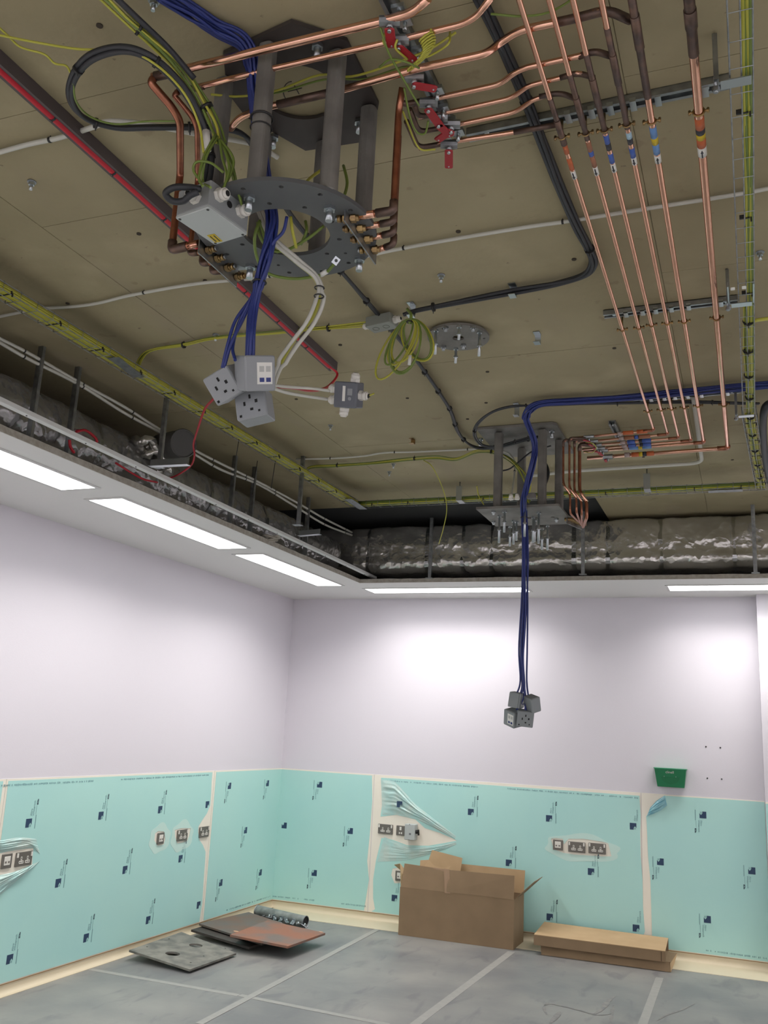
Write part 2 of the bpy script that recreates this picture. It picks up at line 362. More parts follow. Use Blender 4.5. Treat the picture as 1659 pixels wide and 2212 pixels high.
# white metal channel seen in the gap
t = thing('ceiling_channel', 'long white metal channel running beside the left soffit edge', 'channel', (1.24, -4, 3.1))
a = Vector((1.335, -8.5, 3.10)); b = Vector((1.203, -.76, 3.10)); R = frame((0, 0, 1), b-a); L = (b-a).length
MB().box((a+b)/2, (L, .034, .003), R).box((a+b)/2+R @ Vector((0, .017, .010)), (L, .003, .02), R).box((a+b)/2+R @ Vector((0, -.017, .010)), (L, .003, .02), R).build('web', mat('white_channel', rgb(214, 216, 214), .5), t)
m_ = MB()
for i in range(18): p = a.lerp(b, (i+.4)/18); m_.cyl(p+Vector((0, 0, -.0045)), p+Vector((0, 0, -.001)), .004, 8)
m_.build('screw', blackm, t, kind='stuff')
# LED panels
GLAB = {0: 'lit LED panel in left soffit, nearest the far corner', 1: 'lit LED panel in left soffit, second from the far corner', 2: 'lit LED panel in left soffit cut by the picture edge', 5: 'lit LED panel in back soffit beside the corner', 6: 'lit LED panel in back soffit at far right'}
for i, (x0, x1, y0, y1) in enumerate(LIGHT_ROWS):
    t = thing('ceiling_light', GLAB.get(i, 'unseen LED panel assumed in soffit outside the picture'), 'light', ((x0+x1)/2, (y0+y1)/2, SOF), 'recessed LED panels round the soffit' if i in GLAB else 'LED panels beyond the picture')
    fr = MB(); w = .022
    for a_ in ((x0-w, x1+w, y0-w, y0), (x0-w, x1+w, y1, y1+w), (x0-w, x0, y0, y1), (x1, x1+w, y0, y1)): fr.bb(*a_, SOF-.006, SOF-.0005)
    fr.build('frame', mat('panel_frame', rgb(206, 206, 204), .5), t)
    MB().bb(x0, x1, y0, y1, SOF-.005, SOF-.001).build('diffuser', glass_l, t)
# ------------------------------------------------------------------ cladding panels, protective film, prints
CB, CT = .13, 1.35
for y0, y1 in ((-10.5, -8.66), (-8.655, -6.20), (-6.195, -3.735), (-3.73, -1.262), (-1.257, -.0)):
    MB().bb(0, .0035, y0, y1, CB, CT).build('cladding_panel', clad, wall_left)
for x0, x1 in ((.0035, .990), (.995, 3.445), (3.45, 4.4265)):
    MB().bb(x0, x1, -.0035, 0, CB, CT).build('cladding_panel', clad, wall_back)
MB().bb(4.43, 5.6, -.1435, -.14, CB, CT).build('cladding_panel', clad, pier)
def wl(u, v): p = X(u, v, .005); return (p.y, p.z)
def wb(u, v): p = Y(u, v, -.005); return (p.x, p.z)
def film_sheet(name, label, wall, outs, m=film, th=.001, off=.0047, cat='film'):
    R, c = (RL, (off, 0, 0)) if wall == 'L' else (RB, (0, -off, 0))
    o = plate(outs, R, c, th).build(name, m); return tag(o, label, cat)
TF = CT-.012; BF = CB+.008
s1_sock = [wl(*p) for p in ((335, 1800), (342, 1795), (354, 1796), (357, 1812), (354, 1824), (340, 1827), (333, 1815))]
s2_sock = [wl(*p) for p in ((377, 1793), (392, 1789), (412, 1789), (409, 1806), (404, 1818), (383, 1822), (378, 1808))]
s3_sock = [wl(*p) for p in ((-30, 1852), (-30, 1838), (0, 1843), (30, 1836), (72, 1832), (70, 1850), (69, 1873), (40, 1880), (22, 1886), (-30, 1895))]
outer = [(-3.700, BF), (-1.30, BF)] + [wl(*p) for p in ((437, 1950), (440, 1900), (443, 1860), (444, 1840), (438, 1825), (431, 1815), (428, 1797), (429, 1785), (438, 1770), (447, 1757), (454, 1740), (456, 1715), (457, 1690))] + [(-1.30, TF), (-3.715, TF)]
film_l1 = film_sheet('protective_film', 'long blue protective film on left wall cladding, socket cut-outs', 'L', [outer, s1_sock, s2_sock])
film_l2 = film_sheet('protective_film', 'narrow blue protective film on left wall between joint and room corner', 'L', [[(-1.235, BF), (-.004, BF), (-.004, TF), (-1.235, TF)]])
film_l0 = film_sheet('protective_film', 'blue protective film on left wall at picture edge', 'L', [[(-6.1, BF), (-3.76, BF), (-3.76, TF), (-6.1, TF)]])
film_b1 = film_sheet('protective_film', 'blue protective film on back wall between corner and first white joint', 'B', [[(.005, BF), (.955, BF)] + [wb(*p) for p in ((797, 1900), (793, 1860), (799, 1800), (804, 1730))] + [(.968, TF), (.005, TF)]])
big_hole = [wb(*p) for p in ((1190, 1812), (1200, 1810), (1216, 1812), (1218, 1824), (1228, 1812), (1260, 1812), (1300, 1818), (1314, 1822), (1321, 1850), (1300, 1850), (1240, 1846), (1215, 1842), (1196, 1834))]
hid = [wb(*p) for p in ((848, 1876), (862, 1874), (875, 1876), (875, 1908), (852, 1908), (845, 1890))]
outer = [wb(*p) for p in ((810, 1964), (806, 1940), (806, 1900), (812, 1860), (824, 1810), (845, 1813), (880, 1826), (925, 1827), (960, 1821), (987, 1816), (978, 1811), (950, 1799), (918, 1789), (895, 1768), (856, 1760), (822, 1764), (828, 1720), (823, 1680), (860, 1682), (990, 1691), (1100, 1699), (1200, 1706), (1300, 1713), (1381, 1719), (1384, 1760), (1383, 1800), (1384, 1850), (1388, 1900), (1389, 1960), (1393, 2012))] + [(3.42, BF), (1.03, BF)]
film_b2 = film_sheet('protective_film', 'largest blue protective film on back wall behind cardboard boxes', 'B', [outer, big_hole, hid])
outer = [wb(*p) for p in ((1436, 1719), (1500, 1723), (1600, 1729), (1652, 1733))]+[(4.425, TF), (4.425, BF), (3.52, BF)]+[wb(*p) for p in ((1408, 2000), (1405, 1900), (1400, 1850), (1398, 1800), (1396, 1763))]
film_b3 = film_sheet('protective_film', 'blue protective film on back wall under green dispenser, corner peeled', 'B', [outer])
o_ = MB().bb(4.43, 5.6, -.1455, -.1437, BF, TF).build('protective_film', film); tag(o_, 'sliver of blue film on projecting pier at right edge', 'film')
# one shared print (square badge, two words, thin rule, small block), reading upwards
def sub(c): return Vector(c)
RV = Matrix(((0, -1, 0), (1, 0, 0), (0, 0, 1)))      # text rotated to read upwards
def badge(flip):
    S = Matrix(((-1, 0, 0), (0, -1, 0), (0, 0, 1))) if flip else I3
    def q(mb): mb.v = [S @ v for v in mb.v]; return mb
    parts = []
    house = [(.027, -.027), (.004, -.027), (.004, -.012), (.0155, .002), (.027, -.012)]
    sq = plate([[(-.027, -.027), (.004, -.027), (.004, -.012), (.0155, .002), (.027, -.012), (.027, .027), (-.027, .027)]], I3, (0, 0, 0), .0006)
    parts.append(('badge', q(sq), navy))
    h2 = merge(MB().box((.010, -.018, 0), (.0022, .014, .0006)), MB().box((.0155, -.018, 0), (.0022, .014, .0006)), MB().box((.021, -.018, 0), (.0022, .014, .0006)))
    tx = merge(text_mb('Altro', .021, RV, (.015, .066, 0)), text_mb('Whiterock', .0215, RV, (.034, .090, 0)))
    parts.append(('lettering', q(merge(h2, tx)), dark_print if False else grey_print))
    parts.append(('small_emblem', q(plate([[(.054, .110), (.068, .110), (.068, .146), (.060, .146), (.054, .132)], [(.057, .122), (.063, .122), (.063, .134)]], I3, (0, 0, 0), .0006)), dark_print))
    parts.append(('rule', q(merge(MB().box((.0555, .078, 0), (.0022, .056, .0006)), MB().box((.0585, .005, 0), (.0028, .085, .0006)), MB().box((.0625, .005, 0), (.0018, .085, .0006)))), grey_print))
    return [(n, mb.mesh(n, m), m) for n, mb, m in parts]
BA, BFp = badge(False), badge(True)
def logo(wall, filmo, u, v, flip, only=None, clip=None):
    R = RL if wall == 'L' else RB; p = X(u, v, .0058) if wall == 'L' else Y(u, v, -.0058)
    for n, me, m in (BFp if flip else BA):
        if only and n not in only: continue
        o = bpy.data.objects.new('printed_'+n, me); col.objects.link(o); o.parent = filmo
        o.matrix_local = Matrix.Translation(p-ORG[filmo]) @ R.to_4x4()
for u, v in ((62, 1778), (218, 1762), (346, 1749), (125.6, 1907.5), (270, 1879), (390, 1855), (21, 2072), (186, 2026), (320, 1987.5)): logo('L', film_l1, u, v, False)
logo('L', film_l1, 448, 1738, False, ('badge',)); logo('L', film_l1, 429, 1955, False, ('badge',))
for u, v in ((495.8, 1697.6), (578, 1692), (530.5, 1793.5), (477, 1906.7), (562.4, 1884.6)): logo('L', film_l2, u, v, True)
for u, v in ((690.4, 1695), (756.6, 1795), (678.8, 1885.7)): logo('B', film_b1, u, v, True)
logo('B', film_b1, 614, 1783, True, ('badge',))
for u, v in ((1017, 1754), (1186, 1768), (1099, 1864), (852, 1940), (1276.7, 1883), (1187.5, 1981)): logo('B', film_b2, u, v, False)
logo('B', film_b2, 1367.6, 1785, False, ('badge', 'lettering')); logo('B', film_b2, 1374, 2005, False, ('badge', 'lettering'))
for u, v in ((1518.4, 1760.4), (1426.5, 1861.5), (1624, 1881), (1528, 1986)): logo('B', film_b3, u, v, True)
def edge_print(wall, filmo, u0, v0, u1, v1):       # row of tiny unreadable characters along the sheet edge
    R = RL if wall == 'L' else RB; f = (lambda u, v: X(u, v, .0058)) if wall == 'L' else (lambda u, v: Y(u, v, -.0058))
    a, b = f(u0, v0), f(u1, v1); d = b-a; n = int(d.length/.011); mb = MB(); rr = random.Random(int(u0+v0))
    for i in range(n):
        if rr.random() < .2: continue
        mb.box(a+d*(i/n)+Vector((0, 0, rr.uniform(-.001, .001))), (rr.uniform(.004, .008), rr.uniform(.008, .014), .0006), R)
    mb.build('edge_print', grey_print, filmo, kind='stuff')
edge_print('L', film_l1, 4, 1697, 205, 1687); edge_print('L', film_l1, 260, 1684, 452, 1674)
edge_print('L', film_l2, 490, 1966, 584, 1936); edge_print('B', film_b1, 590, 1936, 680, 1945); edge_print('B', film_b1, 738, 1952, 792, 1958)
edge_print('B', film_b2, 830, 1686, 1034, 1700); edge_print('B', film_b2, 1097, 1703.5, 1380, 1724); edge_print('B', film_b3, 1526, 2053, 1659, 2071)
# lifted, stretched and folded film
def wrinkled(wall, poly, m, name, label, off=.006, amp=.006, n=26, seed=1, fx=0, cat='film'):
    """polygon fan grid on a wall, lifted and creased"""
    f = wl if wall == 'L' else wb; P = [Vector((*f(*p), 0)) for p in poly]; k = len(P)//2
    top = P[:k]; bot = P[k:][::-1]
    def samp(pl, t):
        s = t*(len(pl)-1); i = min(int(s), len(pl)-2); return pl[i].lerp(pl[i+1], s-i)
    vs = []; R, c = (RL, Vector((0, 0, 0))) if wall == 'L' else (RB, Vector((0, 0, 0)))
    for i in range(n+1):
        a, b = samp(top, i/n), samp(bot, i/n)
        for j in range(n+1):
            p = a.lerp(b, j/n); e = min(i, n-i, j, n-j)/n*4; e = min(e, 1)
            h = off+amp*e*(1+noise.noise(Vector((p.x*6+seed, p.y*6, j*.55)))*1.4+noise.noise(Vector((seed, i*.1, j*.9)))*.9)
            vs.append(R @ Vector((p.x, p.y, max(.0065, h))))
    fs = [(i*(n+1)+j, i*(n+1)+j+1, (i+1)*(n+1)+j+1, (i+1)*(n+1)+j) for i in range(n) for j in range(n)]
    return tag(MB().add(vs, fs, True).build(name, m), label, cat)
fl = wrinkled('B', ((823, 1684), (852, 1687), (900, 1740), (985, 1806), (824, 1756), (856, 1758), (905, 1770), (983, 1812))[:4]+((983, 1812), (905, 1772), (856, 1760), (826, 1760)), film_light, 'loose_film', 'crinkled loose flap of film above the sockets and grey switch', seed=3, amp=.012)
logo('B', fl, 865.4, 1737, False, ('badge',)); [setattr(c, 'location', c.location+Vector((0, -.03, 0))) for c in fl.children]
wrinkled('B', ((830, 1808), (880, 1828), (930, 1829), (985, 1819), (930, 1848), (900, 1854), (870, 1866), (812, 1864))[:4]+((986, 1824), (935, 1844), (880, 1858), (815, 1862)), film_light, 'loose_film', 'smooth lifted film hanging below the grey isolator switch', seed=9, amp=.004)
wrinkled('B', ((1405, 1744), (1418, 1730), (1436, 1718), (1440, 1752), (1425, 1756), (1397, 1765))[:3]+((1441, 1740), (1425, 1752), (1397, 1764)), film_flap, 'folded_film', 'folded-back film corner below left end of green dispenser', seed=5, amp=.012)
def halo(wall, ctr, rx, ry, hole, label):
    f = wl if wall == 'L' else wb; c = f(*ctr)
    o = [(c[0]+rx*math.cos(a/40*2*math.pi)*(1+.08*math.sin(a*.9)), c[1]+ry*math.sin(a/40*2*math.pi)*(1+.1*math.cos(a*.7))) for a in range(40)]
    film_sheet('stretched_film', label, wall, [o]+hole, film_halo, .0008, .0056)
halo('B', (1256, 1832), .315, .115, [big_hole], 'pale stretched film ringing the three outlets right of boxes')
halo('L', (392, 1806), .45, .13, [s1_sock, s2_sock], 'pale stretched film ringing outlets near left wall joint') if False else None
halo('L', (393, 1806), .16, .12, [s2_sock], 'pale stretched film ringing the double socket left of joint')
halo('L', (345, 1811), .14, .11, [s1_sock], 'pale stretched film ringing single outlet on left wall')
# hole through film at far left: bare cladding patch
film_sheet('bare_patch', 'bare cream patch torn round the leftmost outlets', 'L', [s3_sock], clad, .0006, .0056, 'patch')
wrinkled('L', ((-60, 1900), (0, 1890), (30, 1884), (72, 1866), (84, 1850), (60, 1880), (0, 1940), (-60, 1990))[:4]+((86, 1860), (50, 1890), (10, 1925), (-60, 1990)), film_light, 'loose_film', 'torn crinkled film hanging below the leftmost outlets', seed=12, amp=.012)
wrinkled('L', ((-60, 1800), (0, 1815), (40, 1808), (78, 1812), (88, 1852), (72, 1833), (0, 1843), (-60, 1840))[:4]+((86, 1845), (72, 1831), (0, 1842), (-60, 1838)), film_light, 'loose_film', 'puckered film above the leftmost outlets', seed=14, amp=.008)
# baseboards: coved cream vinyl
def cove(name, pts, ext):
    mb = MB(); prof = [(.002, CB-.0), (.001, CB-.03)]
    for i in range(7): a = i/6*math.pi/2; prof.append((.03*(1-math.cos(a))+.001, FL+.003+.03*(1-math.sin(a))))
    prof.append((ext, FL+.003)); prof.append((ext, FL))
    vs = []
    for (p, nrm) in pts: vs += [Vector((p[0]+nrm[0]*d, p[1]+nrm[1]*d, z)) for d, z in prof]
    n = len(prof); mb.add(vs, [(i*n+j, i*n+j+1, (i+1)*n+j+1, (i+1)*n+j) for i in range(len(pts)-1) for j in range(n-1)])
    return struct(mb, name, cream)
cove('baseboard_left', [((0, RY), (1, 0)), ((0, -.002), (1, 0))], .042)
cove('baseboard_back', [((0, 0), (0, -1)), ((4.6, 0), (0, -1))], .36)
MB().bb(.0, .005, RY, 0, CB-.005, CB+.001).build('sealant_line', brown_line, wall_left)
MB().bb(.0, 4.42, -.005, 0, CB-.005, CB+.001).build('sealant_line', brown_line, wall_back)
# screw plugs in the back wall
for u, v in ((1525, 1613), (1556, 1615), (1528, 1681), (1559, 1683)):
    p = Y(u, v, 0); MB().cyl(p+Vector((0, -.003, 0)), p+Vector((0, .004, 0)), .0065, 8).build('screw_plug', blackm, wall_back)
#PART2

for u, v in ((146, 655), (443, 606), (362, 749), (1053, 803), (1327, 752), (735, 745), (1050, 870), (1380, 932), (1582, 993), (1390, 987), (215, 55), (1240, 560), (300, 505), (1010, 905), (990, 500), (880, 860), (640, 862)):
    p = Z(u, v, 3.6); MB().cyl((p.x, p.y, 3.6035), (p.x, p.y, 3.5975), .0095, 9).build('fixing_hole', mat('hole_shadow', rgb(62, 54, 44), .9), ceiling)
tube_m = mat('tube_zinc', rgb(150, 154, 150), .45, .5, c2=rgb(118, 122, 120), scale=14)
# ------------------------------------------------------------------ wall outlets
def wpt(wall, u, v, d=.006): return (X(u, v, d) if wall == 'L' else Y(u, v, -d)), (RL if wall == 'L' else RB)
def outlet(wall, u, v, kind, name, label, group=None):
    c, R = wpt(wall, u, v); t = thing(name, label, 'socket' if kind != 'switch' else 'switch', c, group)
    w = .146 if kind == 'double' else .086
    MB().rbox(c+R @ Vector((0, 0, .004)), (w, .086, .010), R, .004).build('faceplate', sock_m, t)
    def off(x, y, z): return c+R @ Vector((x, y, z))
    if kind == 'double':
        for sx in (-1, 1): MB().box(off(sx*.062, .026, .0105), (.012, .026, .006), R).build('rocker', whitep, t)
        for ox in (-.026, .030):
            ins = MB().rbox(off(ox, .005, .0098), (.013, .022, .002), R, .004).rbox(off(ox, -.017, .0098), (.040, .018, .002), R, .005)
            o = ins.build('outlet', whitep, t)
            MB().box(off(ox, .006, .011), (.005, .012, .001), R).box(off(ox-.011, -.017, .011), (.009, .005, .001), R).box(off(ox+.011, -.017, .011), (.009, .005, .001), R).box(off(ox, -.018, .011), (.006, .004, .001), R).build('pin_holes', dark_hole, o)
    elif kind == 'data':
        ins = MB().rbox(off(0, .002, .0098), (.052, .052, .003), R, .003).build('module', whitep, t)
        for sx in (-.013, .013): MB().box(off(sx, -.006, .0115), (.015, .012, .001), R).build('port', mat('port_grey', rgb(120, 116, 110), .6), ins)
    else:
        MB().box(off(0, .018, .011), (.018, .030, .006), R).build('rocker', whitep, t)
        MB().box(off(-.010, -.022, .0098), (.012, .016, .002), R).box(off(.010, -.022, .0098), (.012, .016, .002), R).build('fuse_holder', whitep, t)
    return t
outlet('L', 50, 1855, 'double', 'double_socket', 'leftmost grey double socket, in torn film at picture edge')
outlet('L', 13, 1860, 'data', 'data_outlet', 'grey data outlet at left picture edge beside double socket')
outlet('L', 346, 1811, 'data', 'data_outlet', 'single data outlet alone in its film cut-out on left wall')
outlet('L', 393, 1804, 'double', 'double_socket', 'double socket on left wall between data outlet and joint socket')
outlet('L', 440, 1797, 'double', 'double_socket', 'double socket on left wall right at the white joint')
outlet('B', 833, 1791, 'double', 'double_socket', 'double socket under loose film left of grey isolator')
outlet('B', 866, 1794, 'switch', 'fused_switch', 'small grey fused switch directly left of isolator box')
outlet('B', 1205.5, 1825, 'data', 'data_outlet', 'data outlet left of two double sockets above long carton')
outlet('B', 1246, 1830, 'double', 'double_socket', 'double socket, middle one of three outlets above long carton')
outlet('B', 1290, 1833, 'double', 'double_socket', 'double socket, rightmost of three outlets above long carton')
outlet('B', 864, 1892, 'data', 'data_outlet', 'data outlet half hidden behind left end of tall cardboard box')
c, R = wpt('B', 891, 1796); off = lambda x, y, z: c+R @ Vector((x, y, z))
t = thing('isolator_switch', 'light grey wall isolator box with black rotary knob on its side', 'switch', c)
MB().rbox(off(0, 0, .040), (.098, .138, .080), R, .006).build('case', lid_m, t)
MB().cyl(off(.05, .004, .045), off(.068, .004, .045), .017, 16).build('knob_base', blackm, t)
MB().box(off(.074, .0, .045), (.014, .050, .014), R @ Matrix.Rotation(.3, 3, 'X')).build('knob', blackm, t)
MB().box(off(.005, -.016, .0805), (.018, .016, .001), R).build('label_square', mat('label_grey', rgb(96, 98, 100), .5), t)
MB().cyl(off(-.003, .066, .078), off(-.003, .066, .082), .005, 8).cyl(off(-.003, -.066, .078), off(-.003, -.066, .082), .005, 8).build('screw', galv, t)
# green wipes dispenser
c, R = wpt('B', 1450, 1680, .0); off = lambda x, y, z: c+R @ Vector((x, y, z))
t = thing('wipe_dispenser', 'green tapered wall dispenser with white lettering above the film', 'dispenser', c)
vs = []
for (w, d, y) in ((.108, .070, -.075), (.128, .105, .075)):
    vs += [off(-w, y, .002), off(w, y, .002), off(w, y, d), off(-w, y, d)]
MB().add(vs, [(3, 2, 1, 0), (4, 5, 6, 7), (0, 1, 5, 4), (1, 2, 6, 5), (2, 3, 7, 6), (3, 0, 4, 7)]).build('tray', green, t)
MB().bb(c.x-.134, c.x+.134, c.y-.112, c.y-.002, c.z+.073, c.z+.079).build('rim', mat('green_rim', rgb(60, 150, 110), .35), t)
tilt = math.atan2(.035, .15); RT = R @ Matrix.Rotation(-tilt, 3, 'X').transposed()
fc = off(0, 0, .0885)
half = [(.075*math.cos(a), .012-.058*abs(math.sin(a))) for a in [math.pi*i/20 for i in range(21)]]
plate([half], RT, fc+RT @ Vector((0, -.005, .0004)), .002).build('recess', green_d, t)
text_mb('clinell', .030, RT, fc+RT @ Vector((-.004, .048, .0015)), .001).build('lettering', lblw, t)
for sx in (-.05, .045): MB().cyl(fc+RT @ Vector((sx, .012, 0)), fc+RT @ Vector((sx, .012, .004)), .0032, 8).build('screw', galv_lt, t)
# ------------------------------------------------------------------ steel plates on the floor
def slab4(corners, th):     # plate through four world corners (top face), thickness downwards
    n = (corners[1]-corners[0]).cross(corners[3]-corners[0]).normalized()
    if n.z < 0: n = -n
    o = corners[0]; x = (corners[1]-corners[0]).normalized(); R = frame(n, x)
    loc = [R.transposed() @ (p-o) for p in corners]; return o, R, [(q.x, q.y) for q in loc]
def floor_plate_obj(label, px, zs, th, m, holes=(), marks=(), name='steel_plate'):
    cs = [Z(u, v, z) for (u, v), z in zip(px, zs)]; o, R, out = slab4(cs, th)
    hs = []
    for (u, v), r in holes:
        d = ray(u, v); n = R.col[2]; p = CAM+d*((o-CAM).dot(n)/d.dot(n)); q = R.transposed() @ (p-o); hs.append(circle(r, 20, (q.x, q.y)))
    t = thing(name, label, 'steel plate', (cs[0]+cs[2])/2-Vector((0, 0, th)))
    plate([out]+hs, R, o-R.col[2]*th/2, th).build('plate', m, t)
    for (u, v), r, mm in marks:
        d = ray(u, v); n = R.col[2]; p = CAM+d*((o-CAM).dot(n)/d.dot(n)); q = R.transposed() @ (p-o)
        plate([circle(r, 14, (q.x, q.y), r*.7)], R, o+R.col[2]*.0006, .001).build('bare_spot', mm, t)
    return t
floor_plate_obj('grey steel plate with two large round holes nearest the camera', ((279, 2052), (410, 2094), (511, 2056), (392, 2013)), (.135, .095, .10, .135), .014, floor_plate,
                [((373, 2060), .053), ((423, 2042), .051), ((318, 2045), .008), ((412, 2079), .008), ((365, 2028), .008), ((486, 2048), .008), ((440, 2065), .007)], [])
floor_plate_obj('dark steel plate lying lowest behind the two-holed plate', ((413, 2008), (538, 2046), (620, 2018), (480, 1988)), (.125, .105, .12, .13), .016, plate_dk)
floor_plate_obj('brown-stained steel plate lying under the rusty square one', ((430, 1995), (566, 2038), (640, 2000), (537, 1970)), (.150, .128, .15, .155), .014, floor_plate2)
floor_plate_obj('rusty reddish square steel plate on top of the heap', ((497, 2019), (622, 2044), (703, 2013), (578, 1988)), (.185, .160, .165, .185), .016, rust, [], [((510, 2012), .022, mat('bare_spot', rgb(190, 150, 120), .6)), ((693, 2013), .018, mat('bare_spot', rgb(190, 150, 120), .6))])
# ribbed galvanised tube and loose fittings behind the plates
a, b = Z(556, 1967, .17), Z(660, 1991, .15)
t = thing('steel_tube', 'grey galvanised tube lying behind the rusty plate', 'tube', (a+b)/2-Vector((0, 0, .05)))
MB().cyl(a, b, .045, 20, caps=False).build('shell', tube_m, t); MB().cyl(a.lerp(b, .004), b.lerp(a, .004), .041, 20).build('bore', dark_hole, t)
MB().torus(b, frame(b-a), .045, .004).torus(a, frame(b-a), .045, .004).build('rolled_rim', galv, t)
for i in range(9):
    p = Z(556+i*12.6, 1975+i*3.1, .145); R = Euler((random.uniform(-.5, .5), random.uniform(-.5, .5), random.uniform(0, 3))).to_matrix()
    o = MB().box(p, (.055, .030, .004), R).box(p+R @ Vector((.026, 0, .012)), (.004, .030, .026), R).cyl(p, p+R @ Vector((0, 0, .02)), .007, 8).build('metal_bracket', galv_lt)
    tag(o, 'small bright zinc bracket in the heap beside the grey tube', 'bracket', 'loose zinc brackets in front of the tube')
a, b = Z(612, 1991, .125), Z(662, 2001, .125)
tag(MB().box((a+b)/2, ((b-a).length, .035, .03), frame((0, 0, 1), b-a)).build('channel_offcut', galv_lt), 'short pale zinc channel offcut right of the loose brackets', 'channel')
# ------------------------------------------------------------------ cardboard boxes
x0, x1, yf, yb, zt = 1.46, 2.465, -.45, -.085, .452
t = thing('cardboard_box', 'tall brown cardboard box with open flaps against back wall', 'box', ((x0+x1)/2, (yf+yb)/2, FL))
TH = .005; z0 = FL+.001
MB().bb(x0, x1, yf, yf+TH, z0, zt).build('front_panel', card, t); MB().bb(x0, x1, yb-TH, yb, z0, zt).build('back_panel', card, t)
MB().bb(x0, x0+TH, yf+TH, yb-TH, z0, zt).build('side_panel', card, t); MB().bb(x1-TH, x1, yf+TH, yb-TH, z0, zt).build('side_panel', card, t)
MB().bb(x0+TH, x1-TH, yf+TH, yb-TH, z0, z0+TH).build('bottom_panel', card, t)
def flap(name, pts, m=card, th=.004, par=None, label=None):
    n = (Vector(pts[1])-Vector(pts[0])).cross(Vector(pts[2])-Vector(pts[0])).normalized()*th/2; k = len(pts)
    vs = [Vector(p)+n for p in pts]+[Vector(p)-n for p in pts]
    return MB().add(vs, [tuple(range(k)), tuple(range(2*k-1, k-1, -1))]+[(i, k+i, k+(i+1) % k, (i+1) % k) for i in range(k)]).build(name, m, par or t, label=label)
flap('front_flap', [(x0+.006, yf+.003, zt), (x0+.42, yf+.003, zt), (x0+.42, yf+.028, zt+.173), (x0+.02, yf+.035, zt+.185)])
flap('front_flap', [(x0+.42, yf+.0, zt), (x1-.002, yf+.0, zt), (x1-.002, yf+.010, zt+.186), (x0+.42, yf+.018, zt+.176)])
flap('back_flap', [(x0+.40, yb-.004, zt), (x1, yb-.004, zt), (x1+.005, yb+.012, zt+.187), (x0+.40, yb+.012, zt+.187)], card_lt)
flap('side_flap', [(x1, yf+.01, zt+.002), (x1, yb-.01, zt+.002), (x1+.165, yb-.03, zt+.155), (x1+.165, yf+.02, zt+.155)], card)
flap('side_flap', [(x0, yf+.02, zt+.002), (x0, yb-.01, zt+.002), (x0-.19, yb-.02, zt+.125), (x0-.08, yb-.17, zt+.16), (x0-.01, yf+.05, zt+.10)], card_lt)
flap('inner_flap', [(x0+.13, yb-.09, zt-.02), (x0+.44, yb-.09, zt-.02), (x0+.46, yb-.05, zt+.245), (x0+.17, yb-.03, zt+.285), (x0+.145, yb-.04, zt+.20), (x0+.07, yb-.05, zt+.19), (x0+.07, yb-.07, zt+.08)], card_lt)
flap('parcel_tape', [(x0+.405, yf-.002, zt-.01), (x0+.455, yf-.002, zt-.01), (x0+.435, yf+.016, zt+.180), (x0+.385, yf+.016, zt+.182)], clear_tape, .001)
flap('parcel_tape', [(x0+.02, yf+.030, zt+.150), (x0+.40, yf+.022, zt+.140), (x0+.41, yf+.026, zt+.176), (x0+.02, yf+.036, zt+.188)], clear_tape, .001)
# long flat carton on a flattened one
P1, P2, P3, P4 = Vector((2.645, -.50, .214)), Vector((3.665, -.50, .214)), Vector((3.655, -.09, .236)), Vector((2.645, -.09, .245))
t = thing('long_carton', 'long low pale carton lying right of the tall box', 'box', (3.15, -.3, .14))
lo = [Vector((p.x, p.y, .139)) for p in (P1, P2, P3, P4)]
flap('lid', [P1, P2, P3, P4], card_lt, .005); flap('front_panel', [lo[0]+Vector((0, .003, 0)), lo[1]+Vector((0, .003, 0)), P2+Vector((0, .003, -.003)), P1+Vector((0, .003, -.003))], card)
flap('back_panel', [lo[3], lo[2], P3-Vector((0, 0, .003)), P4-Vector((0, 0, .003))], card); flap('bottom_panel', lo, card)
flap('side_panel', [lo[0], lo[3], P4-Vector((0, 0, .003)), P1-Vector((0, 0, .003))], card)
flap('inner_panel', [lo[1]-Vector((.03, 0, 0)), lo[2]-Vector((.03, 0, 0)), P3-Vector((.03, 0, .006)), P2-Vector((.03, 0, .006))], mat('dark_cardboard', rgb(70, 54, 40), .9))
t = thing('flattened_carton', 'darker squashed carton underneath the long pale carton', 'box', (3.2, -.3, FL))
MB().bb(2.70, 3.70, -.475, -.10, FL+.001, FL+.004).build('bottom_panel', card, t)
flap('front_panel', [(2.70, -.473, FL+.002), (3.70, -.480, FL+.002), (3.69, -.465, .134), (2.69, -.445, .134)], card)
flap('top_panel', [(2.69, -.452, .133), (3.70, -.465, .133), (3.72, -.10, .133), (2.69, -.10, .133)], card)
flap('side_panel', [(3.70, -.475, FL+.002), (3.70, -.10, FL+.002), (3.72, -.10, .132), (3.695, -.46, .132)], card_lt)
# ------------------------------------------------------------------ cable helpers
def ties(mb, pts, step, r, w=.004):
    acc = 0; nxt = step*.5
    for a, b in zip(pts, pts[1:]):
        L = (b-a).length
        while acc+L > nxt:
            p = a.lerp(b, (nxt-acc)/L); d = (b-a).normalized(); mb.cyl(p-d*w, p+d*w, r, 8); mb.cyl(p, p+frame(d).col[1]*r*1.45, w*.5, 5); nxt += step
        acc += L
    return mb
def cable(name, label, cat, pts, r, m, group=None, n=7, smooth=6, tie=0, parent=None):
    P = smooth_path(pts, smooth) if smooth else [Vector(p) for p in pts]
    if parent is None:
        if tie:
            t = thing(name, label, cat, P[0], group); MB().tube(P, r, n).build('sheath', m, t); ties(MB(), P, tie, r*1.18).build('cable_tie', blackm, t, kind='stuff')
            return t
        return tag(MB().tube(P, r, n).build(name, m), label, cat, group)
    return MB().tube(P, r, n).build(name, m, parent)
